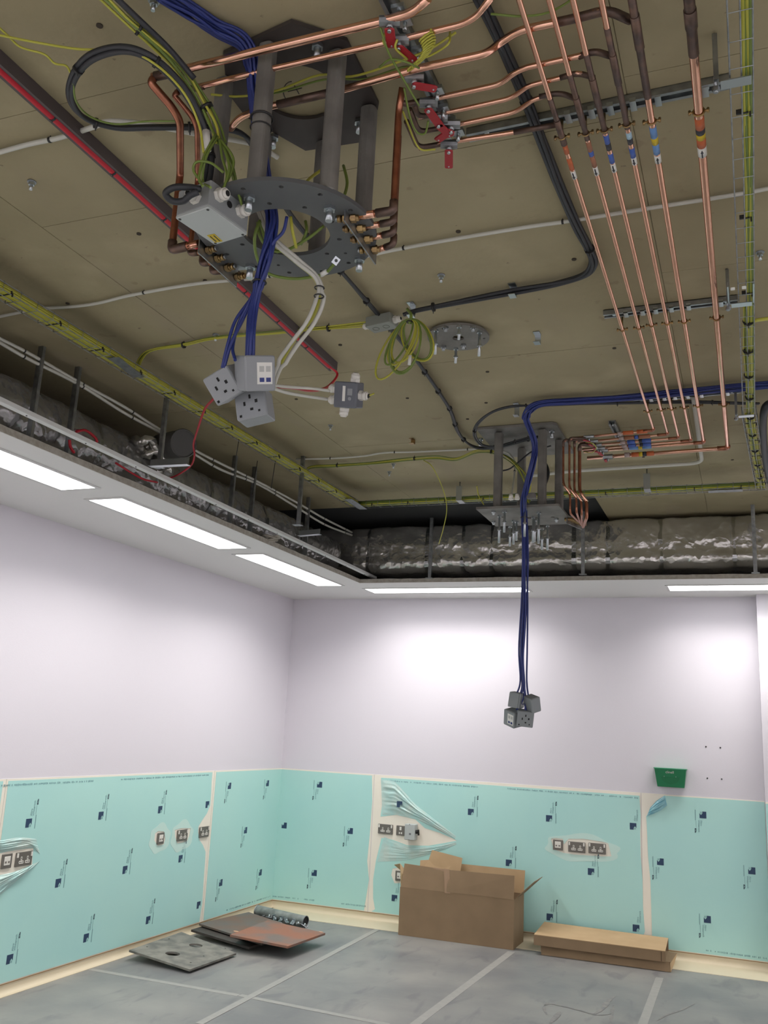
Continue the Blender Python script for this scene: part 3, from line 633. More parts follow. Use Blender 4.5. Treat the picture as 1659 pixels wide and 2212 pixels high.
def bundle(name, label, cat, pts, rb, rs, k, mats, group=None, tie=0, smooth=6, flat=1, twist=2.0, taper=None, n=6):
    P = smooth_path(pts, smooth); t = thing(name, label, cat, P[0], group); M = len(P)
    for i in range(k):
        a0 = 2*math.pi*i/k; rr = rb*(0 if i == 0 and k > 4 else 1); out = []; ux = frame(P[1]-P[0]).col[0].copy()
        for j, p in enumerate(P):
            d = (P[min(j+1, M-1)]-P[max(j-1, 0)]).normalized(); ux = (ux-d*ux.dot(d)).normalized(); uy = d.cross(ux)
            s = taper(j/(M-1)) if taper else 1; a = a0+twist*noise.noise(Vector((j*.09, i*3.1, 0)))*.6
            out.append(p+(ux*math.cos(a)+uy*math.sin(a)*flat)*rr*s*(1+.3*noise.noise(Vector((j*.13, i*7.7, 3)))))
        MB().tube(out, rs, n).build('cable', mats[i % len(mats)], t)
    if tie: ties(MB(), P, tie, (rb+rs)*1.12).build('cable_tie', blackm, t, kind='stuff')
    return t
# ------------------------------------------------------------------ six copper gas pipes along the slab
PZ = 3.52
PX = [3.895, 3.965, 4.02, 4.085, 4.155, 4.285]; PR = [.0072, .0072, .0074, .0076, .0092, .0122]
PYE = [-3.21, -3.12, -3.04, -2.97, -2.92, -2.78]; TX = [3.45]*6
plab = ['thin copper pipe with orange bands, leftmost of the six', 'thin copper pipe with small blue band, second from left of six', 'thin copper pipe with dark blue bands, third of the six', 'thin copper pipe with blue-green bands, fourth of the six', 'copper pipe with light blue and yellow bands, fifth of six', 'thickest copper pipe with yellow band, rightmost of the six']
BANDS = [[(303, 330, lblo), (340, 365, lblo)], [(305, 325, lbld), (325, 335, lblb), (336, 358, lbld)], [(290, 308, lblb), (308, 322, lblk), (330, 350, lblb)], [(284, 297, pale_blue_tag), (297, 309, lblk), (318, 338, lblb)], [(272, 295, lblb2), (295, 309, yel), (309, 330, lblb2)], [(252, 275, lblo), (275, 286, lblk), (286, 297, yel), (297, 314, lblo)]]
ARROW = [(368, 384, -1), (359, 376, -1), (352, 369, -1), (338, 353, -1), (333, 349, 1), (315, 334, 1)]
VALVE_X = 3.50
DROPX, DROPY = [], []
def pyz(i, v):          # y on pipe i at pixel row v
    lo_, hi_ = -8.4, -2.0
    for _ in range(40):
        m_ = (lo_+hi_)/2; q = RM.transposed() @ (Vector((PX[i], m_, PZ))-CAM)
        if H/2-F*q.y/-q.z < v: lo_ = m_
        else: hi_ = m_
    return lo_
CLIPV = [[296, 712, 888], [288, 708, 885], [281, 702, 883], [269, 698, 880], [262, 694, 876], [241, 686, 873]]
BRANCH = {0: 268, 1: 220, 2: 180, 3: 128, 4: 45}
for i in range(6):
    x, r, ye = PX[i], PR[i], PYE[i]; t = thing('copper_pipe', plab[i], 'pipe', (x, ye, PZ), 'copper gas pipes under the slab')
    MB().tube(fillet([(x, RY+.6, PZ), (x, ye, PZ), (3.44, ye+.03, PZ-.002)], .02), r, 12).build('tube', copper, t)
    el = MB().tube(fillet([(x, ye-.05, PZ), (x, ye, PZ), (x-.06, ye, PZ)], .02), r*1.25, 12); el.build('elbow', copper_dk, t)
    if i in BRANCH:
        y = pyz(i, BRANCH[i]); MB().cyl((x, y-.12, PZ), (x, min(y+.30, pyz(i, BANDS[i][0][0])-.01), PZ), r*1.12, 12).cyl((x, y-.02, PZ), (x, y+.10, PZ), r*1.35, 12).build('scorched_joint', copper_sc, t)
    else:
        y = pyz(i, 60); MB().cyl((x, y-.25, PZ), (x, pyz(i, 118), PZ), r*1.12, 12).cyl((x, pyz(i, 20), PZ), (x, pyz(i, 60), PZ), r*1.3, 12).build('scorched_joint', copper_sc, t)
    for (v0, v1, mm) in BANDS[i]: MB().cyl((x, pyz(i, v0), PZ), (x, pyz(i, v1), PZ), r*1.10, 14).build('colour_band', mm, t)
    v0, v1, s = ARROW[i]; y0, y1 = pyz(i, v0), pyz(i, v1); MB().cyl((x, y0, PZ), (x, y1, PZ), r*1.08, 14).build('flow_label', lblw, t)
    yc = (y0+y1)/2; hl = (y1-y0)*.42*(-s); zz = PZ-r*1.08-.0012
    plate([[(-.002, -hl), (.002, -hl), (.002, hl*.2), (.0045, hl*.2), (0, hl), (-.0045, hl*.2), (-.002, hl*.2)]], I3, (x, yc, zz), .001).build('flow_arrow', lblk, t)
    for v in CLIPV[i]:
        y = pyz(i, v); cl = MB().torus((x, y, PZ), frame((0, 1, 0)), r*1.25, .003, 16, 6)
        for s in (-1, 1): cl.cyl((x+s*(r*1.2), y, PZ), (x+s*(r+.017), y, PZ), .0035, 6).cyl((x+s*(r+.013), y, PZ-.007), (x+s*(r+.013), y, PZ+.007), .004, 6)
        cl.cyl((x, y, PZ+r), (x, y, SLAB-.02), .004, 6).build('pipe_clip', brass, t)
# bands and labels on the runs that turn towards the far pendant
def pxx(i, u):          # x on the turned run of pipe i at pixel column u
    y = PYE[i]+.012; lo_, hi_ = 3.2, 4.4
    for _ in range(40):
        m_ = (lo_+hi_)/2; q = RM.transposed() @ (Vector((m_, y, PZ))-CAM)
        if W/2+F*q.x/-q.z < u: lo_ = m_
        else: hi_ = m_
    return lo_
SETS = {0: [(1346, 1368, lblo), (1376, 1399, lblo)], 1: [(1349, 1370, lbld), (1371, 1379, lblb), (1380, 1404, lbld)], 2: [(1355, 1371, lblb), (1380, 1387, lblk), (1387, 1406, lblb)], 3: [(1357, 1373, lblb), (1382, 1389, lblk), (1389, 1406, lblb)], 4: [(1359, 1379, lblb2), (1379, 1387, yel), (1388, 1407, lblb2)], 5: [(1364, 1380, lblo), (1380, 1388, yel), (1388, 1396, lblk), (1397, 1412, lblo)]}
for i in range(6):
    t = [o for o in bpy.data.objects if o.get('label') == plab[i]][0]; ye = PYE[i]
    for a, b, mm in SETS[i]:
        a, b = pxx(i, a), pxx(i, b); ym = ye+.03*(PX[i]-(a+b)/2)/(PX[i]-3.44); MB().cyl((a, ym, PZ-.0005), (b, ym, PZ-.0005), max(.0125, PR[i]*1.25), 12).build('colour_band', mm, t)
# unistrut channels carrying the pipes
def strut(name, label, p0, p1, clipx=(), sz=.041, z=SLAB, deep=False):
    t = thing(name, label, 'channel', Vector(p0)); a, b = Vector(p0), Vector(p1); d = (b-a); L = d.length; R = frame((0, 0, 1), d); hh = .024 if not deep else sz; c = (a+b)/2; c.z = z-hh/2
    th = .003
    MB().box(c+R @ Vector((0, 0, hh/2-th/2)), (L, sz, th), R).box(c+R @ Vector((0, sz/2-th/2, 0)), (L, th, hh), R).box(c+R @ Vector((0, -sz/2+th/2, 0)), (L, th, hh), R).box(c+R @ Vector((0, sz/2-.006, -hh/2+th/2)), (L, .010, th), R).box(c+R @ Vector((0, -sz/2+.006, -hh/2+th/2)), (L, .010, th), R).build('channel', mat('dull_trunking', rgb(92, 84, 84), .6, .3) if deep else galv, t)
    for x in clipx: MB().box((x, c.y, c.z-hh/2-.002), (.018, .046, .004), R).box((x, c.y-.021, c.z-hh/2+.002), (.018, .004, .014), R).build('channel_nut_plate', galv_lt, t)
    for f in (.08, .5, .92):
        p = a.lerp(b, f); MB().cyl((p.x, p.y, z-hh+.002), (p.x, p.y, z-.004), .008, 6).build('bolt', galv_lt, t)
    return t
strut('support_channel', 'slotted steel channel across the pipes at top right', (3.60, -6.045, 0), (4.37, -6.06, 0), [x+.02 for x in PX])
strut('support_channel', 'slotted steel channel across the pipes at mid height right', (3.82, -4.66, 0), (4.37, -4.66, 0), [x+.02 for x in PX])
strut('support_channel', 'slotted steel channel behind the blue cables at far right', (3.82, -3.56, 0), (4.37, -3.58, 0), [x+.02 for x in PX])
a = Z(1322, 915, 3.58); b = Z(1335, 945, 3.58)
strut('support_channel', 'short channel stub above banded pipe ends', (a.x, a.y, 0), (b.x+.01, -2.72, 0), [])
# branch pipes from the near pendant joining the six
def branch(label, pts, r, dark0=None, dark1=None, sc=None):
    P = [Vector(p) for p in pts]; t = thing('branch_pipe', label, 'pipe', P[0], 'copper branch pipes by the near pendant')
    path = fillet(P, .05); MB().tube(path, r, 12).build('tube', copper, t)
    if dark1: MB().tube(fillet([Vector(p) for p in dark1], .03), r*1.15, 10).build('scorched_end', copper_sc, t)
    if dark0: MB().tube(fillet([Vector(p) for p in dark0], .03), r*1.15, 10).build('scorched_end', copper_sc, t)
    return t
BZ = 3.50
def bz(l, z=BZ): return [Z(u, v, z) for u, v in l]
branch('thick copper pipe crossing above near pendant, bent up at top', bz([(330, 166), (560, 110), (840, 42), (890, 28), (925, -4)]), .0115, bz([(335, 165), (400, 152)]))
branch('second copper pipe crossing near pendant just below the thick one', bz([(380, 200), (560, 155), (835, 92), (1000, 52), (1030, 35), (1062, -6)]), .0085, bz([(384, 199), (440, 186)]))
branch('copper pipe crossing the round hole, rising right to fifth pipe', bz([(498, 278), (515, 256), (560, 235), (700, 205), (905, 147), (1050, 116)])+bz([(1078, 94), (1120, 66), (1250, 38), (1310, 20), (1362, 44)], 3.545), .0105, bz([(600, 226), (715, 200)]), bz([(1200, 49), (1250, 38), (1312, 21), (1362, 44)], 3.545))
branch('copper branch with S-bend joining fourth gas pipe', bz([(905, 220), (943, 212), (1080, 182), (1110, 158), (1135, 146), (1255, 120), (1285, 110), (1322, 122)], 3.545), .008, bz([(868, 222), (880, 225), (943, 212)], 3.545), bz([(1250, 122), (1285, 110), (1322, 122)], 3.545))
branch('copper branch with S-bend joining third gas pipe', bz([(905, 254), (965, 243), (1105, 212), (1140, 186), (1160, 180), (1225, 165), (1248, 157), (1283, 168)], 3.545), .007, bz([(895, 225), (903, 253), (965, 243)], 3.545), bz([(1210, 168), (1248, 157), (1283, 168)], 3.545))
branch('copper branch with S-bend joining second gas pipe', bz([(905, 286), (975, 272), (1115, 242), (1150, 216), (1175, 208), (1210, 200), (1245, 214)], 3.545), .007, bz([(885, 236), (905, 286), (975, 272)], 3.545), bz([(1165, 209), (1210, 200), (1245, 214)], 3.545))
branch('lowest straight copper branch joining first gas pipe', bz([(905, 320), (975, 306), (1110, 286), (1210, 268)], 3.545), .0075, bz([(878, 262), (903, 320), (975, 307)], 3.545), bz([(1110, 286), (1210, 268)], 3.545))
# isolating valves with red levers
def valve(label, u, v, ang, z=3.515, L=.082, tiltz=0):
    p = Z(u, v, z+.02); t = thing('gas_valve', label, 'valve', p, 'red-handled isolating valves by the near pendant')
    MB().cyl(p-Vector((.025, .008, 0)), p+Vector((.025, .008, 0)), .014, 8, sm=False).cyl(p, p-Vector((0, 0, .022)), .009, 8).build('body', galv, t)
    q = p-Vector((0, 0, .024)); d = Vector((math.cos(ang), math.sin(ang), tiltz)).normalized(); R = frame(Vector((0, 0, 1)), d)
    MB().rbox(q+d*L*.42, (L, .026, .006), R, .006).build('lever', redh, t)
    MB().cyl(q+Vector((0, 0, -.008)), q+Vector((0, 0, .004)), .0055, 6).cyl(q+d*L*.78-Vector((0, 0, .005)), q+d*L*.78, .0025, 8).build('lever_nut', galv_lt, t)
    return t
def ang(u0, v0, u1, v1, z=3.46): a, b = Z(u0, v0, z), Z(u1, v1, z); return math.atan2(b.y-a.y, b.x-a.x), (b-a).length
for lab, (u0, v0), (u1, v1) in (('red lever valve on thick pipe, pointing down the picture', (842, 46), (848, 88)), ('red lever valve slanting right on the second pipe', (862, 86), (897, 116)), ('red lever valve lying level on the third pipe', (895, 168), (936, 175)), ('red lever valve slanting down on the fourth branch', (926, 222), (955, 262)), ('small red lever valve crossed beneath the slanting lever', (975, 268), (945, 288)), ('red lever valve hanging down at the lowest branch', (970, 312), (970, 352)), ('red lever valve half hidden below the fourth branch lever', (948, 255), (978, 282))):
    a_, L_ = ang(u0, v0, u1, v1); valve(lab, u0, v0, a_, z=(3.478 if v0 < 180 else 3.515), L=max(.07, L_*1.05))
#PART3
def Q(l): return [Z(u, v, z) for u, v, z in l]
va, vb = Z(985, 300, 3.585), Z(860, 0, 3.585)
strut('support_channel', 'galvanised channel behind the red valve levers', (va.x, va.y, 0), (va.x, va.y-1.4, 0), [])
t = thing('cable_clamp', 'zinc clamps and bolts clustered on the channel by the valves', 'clamp', Z(930, 200, 3.5))
m_ = MB()
for (u, v) in ((862, 20), (875, 45), (905, 110), (945, 195), (958, 235), (975, 262), (990, 285)):
    p = Z(u, v, 3.55); m_.box(p, (.035, .03, .012)).cyl(p-Vector((0, 0, .03)), p, .006, 6)
m_.build('saddle', galv_lt, t, kind='stuff')
# ------------------------------------------------------------------ near pendant mounting frame
PC = Vector((3.165, -6.375)); RZ = 3.14
t = thing('pendant_frame', 'large steel pendant frame with round ring plate, nearest the camera', 'ceiling mount', (PC.x, PC.y, SLAB))
poly = [Z(u, v, 3.582) for u, v in ((629, 50), (749, 90), (818, 227), (803, 305), (660, 327), (531, 254), (490, 200), (482, 118))]
hc = Z(645, 203, 3.582)
plate([[(p.x, p.y) for p in poly], circle(.120, 40, (hc.x, hc.y))], I3, (0, 0, 3.590), .012).build('top_plate', plate_dk, t)
legs = [Z(553, 398, 3.15), Z(709, 413, 3.15), Z(786, 470, 3.15), Z(462, 398, 3.15), Z(570, 378, 3.15), Z(700, 408, 3.15)]
legs[2] = Z(798, 232, 3.582); legs[3] = Z(486, 172, 3.582); legs[4] = Z(572, 290, 3.582); legs[5] = Z(700, 308, 3.582)
for p in legs: MB().rbox((p.x, p.y, (RZ+3.582)/2), (.046, .046, 3.582-RZ), I3, .016, 4).build('leg', steel, t)
ro = plate([circle(.262, 64, (PC.x, PC.y)), circle(.128, 48, (PC.x+.0, PC.y+.0))]+[circle(.007, 10, (PC.x+.235*math.cos(a), PC.y+.235*math.sin(a))) for a in [2*math.pi*i/14+.2 for i in range(14)]]+[circle(.007, 10, (PC.x+.155*math.cos(a), PC.y+.155*math.sin(a))) for a in [2*math.pi*i/10+.5 for i in range(10)]]+[circle(.005, 8, (PC.x+.195*math.cos(a), PC.y+.195*math.sin(a))) for a in [2*math.pi*i/5+.9 for i in range(5)]], I3, (0, 0, RZ), .012).build('ring_plate', ring_m, t)
def bolt(par, p, L=.05, r=.009, m=galv, up=.0): 
    b = MB(); b.cyl((p.x, p.y, p.z+.001), (p.x, p.y, p.z-.010), r*1.7, 6, sm=False).cyl((p.x, p.y, p.z), (p.x, p.y, p.z-L), r, 10); return b.build('bolt', m, par)
for u, v in ((539, 424), (712, 448), (777, 558), (541, 574)): bolt(t, Z(u, v, RZ-.006), .042, .010, galv_lt)
for u, v in ((488, 172), (591, 295), (686, 98), (777, 262)): bolt(t, Z(u, v, 3.58), .040, .010, galv_lt)
MB().torus((legs[0].x, legs[0].y, 3.35), I3, .030, .003).torus((legs[0].x, legs[0].y, 3.32), I3, .029, .002).build('cable_tie', blackm, t)
# gas outlet brackets on the ring, right and left
def manifold(label, a, b, stubs, inw):
    g = thing('gas_outlet_bracket', label, 'bracket', (a+b)/2); d = b-a; R = frame((0, 0, 1), d); n = Vector((inw[0], inw[1], 0)).normalized()
    MB().box((a+b)/2, (d.length, .004, .060), R).box((a+b)/2+n*.02+Vector((0, 0, .028)), (d.length, .04, .004), R).build('angle_plate', galv, g)
    for (u, v) in stubs:
        p = Z(u, v, RZ-.01); q = a+d*((p-a).dot(d)/d.length_squared); q.z = RZ-.012
        b_ = MB(); b_.cyl(q-n*.026, q+n*.024, .009, 10).cyl(q-n*.018, q-n*.004, .0135, 6, sm=False).cyl(q+n*.006, q+n*.018, .0135, 6, sm=False).cyl(q+n*.024, q+n*.034, .011, 10); b_.build('gas_connector', brass, g)
        MB().cyl(q+n*.034, q+n*.040, .0075, 8).build('blanking_cap', galv if (u % 2) else brass, g)
    return g
a, b = Z(745, 455, RZ-.01), Z(812, 552, RZ-.01)
manifold('right-hand bracket of brass gas connectors on the ring plate', a, b, ((757, 470), (772, 492), (788, 515), (803, 538)), (-1, -.2))
a, b = Z(430, 526, RZ-.01), Z(512, 602, RZ-.01)
manifold('left-hand bracket of brass gas connectors below the junction box', a, b, ((445, 540), (465, 558), (487, 578), (508, 598)), (1, -.1))
# drop pipes: right
DR = [((850, 455), (768, 468), 'r1'), ((850, 479), (788, 490), ''), ((850, 503), (800, 514), ''), ((850, 528), (812, 541), '')]
tops = [(3.495, 3.50), (3.495, 3.50), (3.495, 3.50), (3.495, 3.50)]
for i, (e, s, _) in enumerate(DR):
    pe, ps = Z(*e, RZ), Z(*s, RZ); top = Vector((pe.x, pe.y, 3.50)); r = .010 if i == 0 else .0085
    pth = fillet([top+Vector((.0, .0, 0)) if i else Vector((3.522, -6.42, 3.50)), Vector((pe.x, pe.y, 3.45)), pe, ps], .018)
    g = thing('drop_pipe', ['tarnished drop pipe nearest camera at right of ring plate', 'second drop pipe stub down the right of ring plate', 'third drop pipe stub down the right of ring plate', 'lowest drop pipe stub at right of ring plate'][i], 'pipe', top, 'drop pipes right of the near pendant')
    MB().tube(pth, r, 10).build('tube', copper_dk, g)
    MB().tube(fillet([pe+Vector((0, 0, .03)), pe, pe.lerp(ps, .45)], .016), r*1.25, 10).build('elbow', copper_sc, g); MB().cyl(pe.lerp(ps, .5), pe.lerp(ps, .95), r*1.1, 10).build('coupling', copper, g)
# drop pipes: left
LD = [([(335, 166, 3.50), (325, 178, 3.48), (372, 232, 3.44), (389, 262, 3.42)], (371, 540), (429, 526), .0115), ([(384, 199, 3.49), (376, 206, 3.48), (415, 252, 3.44), (426, 275, 3.42)], (410, 548), (440, 544), .008), ([(470, 300, 3.45)], (436, 570), (462, 566), .0085), ([(485, 320, 3.45)], (458, 588), (486, 584), .0085)]
for i, (hd, e, s, r) in enumerate(LD):
    pe, ps = Z(*e, RZ), Z(*s, RZ); P = Q(hd) if i < 2 else []; P.append(Vector((pe.x, pe.y, 3.40)))
    if i > 1: P = [Vector((pe.x, pe.y, 3.55)), Vector((pe.x, pe.y, 3.30))]
    g = thing('drop_pipe', ['thick brown drop pipe left of the junction box', 'thinner brown drop pipe behind the black cable loop', 'short drop pipe hooking under junction box corner', 'last drop pipe hooking in front of the red cable'][i], 'pipe', P[0], 'drop pipes left of the near pendant')
    MB().tube(fillet(P+[pe, ps], .022), r, 10).build('tube', copper_dk, g); MB().tube(fillet([pe+Vector((0, 0, .03)), pe, pe.lerp(ps, .6)], .016), r*1.25, 10).build('elbow', copper_sc, g)
    if i == 0: MB().cyl(pe.lerp(ps, .65), ps, r, 10).build('stub', copper, g)
# grey junction box on the ring
lz = 3.055
q1, q2, q3, q4 = Z(391, 480, lz), Z(438, 440, lz), Z(522, 499, lz), Z(476, 538, lz)
ex = ((q3-q2)+(q4-q1))/2; ey = ((q2-q1)+(q3-q4))/2; ey = ey-ex*ey.dot(ex)/ex.length_squared; cc = (q1+q2+q3+q4)/4; Lx, Ly = ex.length, ey.length
R = frame((0, 0, 1), ex); hb = .072
t = thing('junction_box', 'pale grey junction box with white glands on the left of the ring', 'box', (cc.x, cc.y, lz))
MB().rbox((cc.x, cc.y, lz+.010+hb/2), (Lx, Ly, hb), R, .004).build('body', mat('box_body', rgb(140, 144, 144), .45), t)
MB().rbox((cc.x, cc.y, lz+.005), (Lx*1.005, Ly*1.005, .010), R, .004).build('lid', lid_m, t)
sgn = 1 if (R @ Vector((0, 1, 0))).dot(q2-q1) > 0 else -1
def jb(x, y, z): return Vector((cc.x, cc.y, lz))+R @ Vector((x*Lx/2, y*Ly/2*sgn, z))
m_ = MB()
for x in (-.9, .9):
    for y in (-.85, .85): m_.cyl(jb(x, y, -.001), jb(x, y, .003), .004, 8)
m_.build('lid_screw', blackm, t)
MB().box(jb(.62, -.55, -.0007), (.040, .024, .001), R @ Matrix.Rotation(.15, 3, 'Z')).build('warning_label', yel, t)
for z_, x_ in ((-.0014, .0), (-.0014, .1)): MB().box(jb(.62+x_*.2, -.55+x_*2-.1, -.0014), (.03, .003, .0006), R @ Matrix.Rotation(.15, 3, 'Z')).build('label_print', blackm, t)
def gland(par, p, d, r=.013, L=.028, m=whitep):
    r *= 1.25; L *= 1.2
    d = Vector(d).normalized(); g = MB(); p = Vector(p)
    g.cyl(p, p+d*L*.35, r*1.15, 6, sm=False).cyl(p+d*L*.35, p+d*L*.8, r, 12).cyl(p+d*L*.8, p+d*L, r*.9, 12, r1=r*.62)
    o = g.build('cable_gland', m, par); MB().cyl(p+d*(L-.002), p+d*(L+.0006), r*.5, 10).build('bore', dark_hole, o); return o
up = R @ Vector((0, sgn, 0))
gland(t, jb(-.60, 1, .052), up+Vector((0, 0, -.1))); gland(t, jb(.52, 1, .052), up+Vector((0, 0, -.1))); gland(t, jb(-1, .2, .04), R @ Vector((-1, 0, 0)))
MB().cyl(jb(-.02, 1.0, .050), jb(-.02, 1.02, .050), .010, 14).build('knockout_hole', dark_hole, t)
cable('rubber_loop', 'thick black rubber cable loop left of the junction box', 'cable', Q([(432, 408, 3.10), (405, 404, 3.09), (375, 405, 3.08), (358, 418, 3.07), (372, 434, 3.06), (395, 434, 3.06), (410, 422, 3.07), (428, 414, 3.08)]), .009, black)
# thick black armoured loop
bundle('armoured_cable', 'big looping black armoured cable left of the near pendant', 'cable', Q([(436, 425, 3.14), (450, 375, 3.22), (452, 320, 3.30), (432, 255, 3.37), (390, 185, 3.42), (325, 125, 3.45), (262, 106, 3.47), (195, 125, 3.48), (158, 170, 3.48), (155, 220, 3.48), (185, 257, 3.49), (250, 275, 3.50), (330, 275, 3.51), (430, 275, 3.53), (515, 285, 3.56), (552, 325, 3.575), (600, 420, 3.58), (655, 500, 3.58), (740, 590, 3.58), (800, 660, 3.58), (860, 730, 3.58), (900, 780, 3.58), (950, 850, 3.58), (975, 890, 3.58), (988, 930, 3.58), (1010, 957, 3.57), (1040, 968, 3.56), (1090, 963, 3.55), (1150, 946, 3.55), (1180, 941, 3.56)]), .0065, .0082, 2, [black], tie=.28, twist=1.2)
cable('marker_sleeve', 'white sleeve on the black loop above the junction box', 'sleeve', Q([(445, 284, 3.30), (448, 325, 3.24)]), .011, lblw, smooth=0)
bundle('armoured_cable', 'black armoured cables from top centre curving back to grey box', 'cable', Q([(1028, -20, 3.575), (1085, 95, 3.575), (1130, 200, 3.575), (1172, 310, 3.575), (1208, 400, 3.575), (1242, 480, 3.575), (1272, 535, 3.575), (1281, 568, 3.575), (1262, 595, 3.575), (1200, 614, 3.575), (1100, 632, 3.575), (980, 655, 3.575), (905, 670, 3.57), (872, 680, 3.56)]), .011, .0078, 4, [black], tie=.9, flat=.55, taper=lambda s: 1 if s < .75 else 1-(s-.75)*2.8)
bundle('armoured_cable', 'thin black cables looping over the far pendant top plate', 'cable', Q([(1640, 872, 3.575), (1480, 868, 3.575), (1300, 872, 3.575), (1170, 876, 3.575), (1105, 878, 3.57), (1060, 892, 3.56), (1030, 918, 3.54), (1026, 943, 3.53), (1042, 962, 3.52), (1070, 966, 3.51), (1110, 955, 3.51), (1150, 944, 3.53)]), .006, .0055, 2, [black], tie=.5)
# blue data cables of the near pendant
bl = bundle('data_cables', 'bundle of blue data cables hanging through the near ring plate', 'cables', Q([(350, -14, 3.585), (410, 22, 3.585), (468, 60, 3.58), (520, 88, 3.57), (541, 125, 3.54), (550, 200, 3.46), (560, 290, 3.36), (575, 390, 3.25), (586, 462, 3.17), (585, 510, 3.10), (574, 560, 3.03), (560, 610, 2.97), (548, 665, 2.90), (542, 720, 2.82), (540, 775, 2.75)]), .021, .0048, 12, [blue], tie=0, flat=.55, taper=lambda s: 1.15 if s < .3 else (.85 if s < .8 else .6))
for pts in ([(566, 590, 3.0), (545, 640, 2.94), (510, 690, 2.87), (493, 740, 2.80), (480, 795, 2.73)], [(562, 600, 2.99), (535, 660, 2.91), (515, 700, 2.86), (503, 750, 2.79), (508, 778, 2.74)], [(560, 610, 2.98), (525, 690, 2.87), (500, 740, 2.8), (484, 795, 2.73)], [(620, 468, 3.14), (612, 500, 3.10), (590, 525, 3.07), (575, 560, 3.03)]):
    cable('cable', '', '', Q(pts), .0048, blue, parent=bl)
p = Z(560, 610, 2.97); MB().torus(p, I3, .019, .003, 14, 5).build('cable_tie', blackm, bl)
# hanging socket boxes
def cam_frame(roll, yaw, pitch): return RM @ Euler((math.radians(pitch), math.radians(yaw), 0), 'XYZ').to_matrix() @ Matrix.Rotation(math.radians(roll), 3, 'Z')
def socket_box(label, u, v, z, R, size=(.086, .086, .062), face='socket', name='socket_box', group=None, m=None):
    c = Z(u, v, z); t = thing(name, label, 'socket box', c, group); m = m or gbox
    MB().rbox(c-R @ Vector((0, 0, .006)), (size[0], size[1], size[2]), R, .005).build('back_box', m, t)
    f = MB().rbox(c+R @ Vector((0, 0, size[2]/2-.002)), (size[0]+.001, size[1]+.001, .008), R, .006).build('faceplate', m, t)
    zf = size[2]/2+.0025
    if face == 'socket':
        h = MB()
        for x, y, w, hh in ((0, .021, .006, .012), (-.018, .002, .006, .012), (.018, .004, .008, .010), (.002, -.018, .009, .007), (.024, -.027, .006, .006), (-.033, -.033, .007, .007)): h.box(c+R @ Vector((x, y, zf)), (w, hh, .001), R)
        h.build('pin_holes', dark_hole, t)
    elif face == 'label':
        MB().box(c+R @ Vector((.012, 0, zf)), (.046, .060, .001), R).build('label', lblw, t)
        for x, y, w, hh, mm in ((.002, .012, .014, .016, 'g'), (.022, .012, .014, .016, 'g'), (.002, -.018, .014, .012, 'b'), (.022, -.018, .014, .012, 'b')): MB().box(c+R @ Vector((x+.001, y, zf+.0008)), (w, hh, .0008), R).build('label_print', mat('print_grey', rgb(178, 180, 176), .5) if mm == 'g' else blue, t)
    return t
socket_box('left tilted grey socket box under near blue cables', 489, 831, 2.70, cam_frame(27, -14, 14))
socket_box('upper middle grey box with white label under near blue cables', 551, 806, 2.72, cam_frame(5, 33, 8), (.090, .098, .070), 'label')
socket_box('lowest grey socket box of the three near the camera', 550, 879, 2.655, cam_frame(12, -14, -12), (.092, .088, .062))
t = socket_box('darker grey isolator box with white glands right of the three', 753, 853, 2.84, cam_frame(-6, -22, 6), (.080, .085, .055), None, 'switch_box', m=gbox_dk)
c = ORG[t]; R = cam_frame(-6, -22, 6)
for (x, y, dx, dy) in ((-.040, .018, -1, 0), (-.040, -.018, -1, -.1), (.040, 0, 1, 0), (-.012, -.043, -.1, -1), (.02, .043, .1, 1)): gland(t, c+R @ Vector((x, y, 0)), R @ Vector((dx, dy, 0)), .012, .026)
MB().box(c+R @ Vector((-.004, .004, .030)), (.010, .05, .001), R).build('label', lblw, t); MB().box(c+R @ Vector((.018, .010, .030)), (.018, .022, .003), R).cyl(c+R @ Vector((.018, -.012, .029)), c+R @ Vector((.018, -.012, .032)), .006, 10).build('switch_rocker', gbox, t)
MB().tube(smooth_path([c+R @ Vector((.062, 0, 0)), c+R @ Vector((.075, .002, 0)), c+R @ Vector((.092, .010, 0))]), .0028, 6).build('cable_tail', gy_y, t); MB().cyl(c+R @ Vector((.064, 0, 0)), c+R @ Vector((.076, .002, 0)), .006, 6, sm=False).build('cable_tie', blackm, t)
# white cables from ring to boxes
w = bundle('white_cables', 'white mains cables dropping from ring plate to hanging boxes', 'cables', Q([(560, 455, 3.22), (590, 515, 3.13), (640, 562, 3.08), (682, 600, 3.05), (691, 640, 3.0), (672, 690, 2.93), (635, 745, 2.86), (600, 800, 2.78), (587, 838, 2.74)]), .010, .0062, 3, [white_c, white_c, gy_y], taper=lambda s: .6 if s < .5 else 1.3 if s < .85 else .5)
m_ = MB(); 
for q in Q([(690, 622, 3.02), (689, 640, 2.99)]): m_.torus(q, I3, .014, .0022, 14, 5)
m_.build('cable_tie', blackm, w, kind='stuff')
cable('white_cable', 'lower white cable running to the hanging isolator box', 'cable', Q([(588, 838, 2.74), (620, 848, 2.76), (665, 856, 2.79), (706, 862, 2.82)]), .0055, white_c)
cable('white_cable', 'upper white cable running to the hanging isolator box', 'cable', Q([(590, 832, 2.74), (630, 836, 2.77), (675, 839, 2.80), (711, 844, 2.82)]), .0050, white_c)
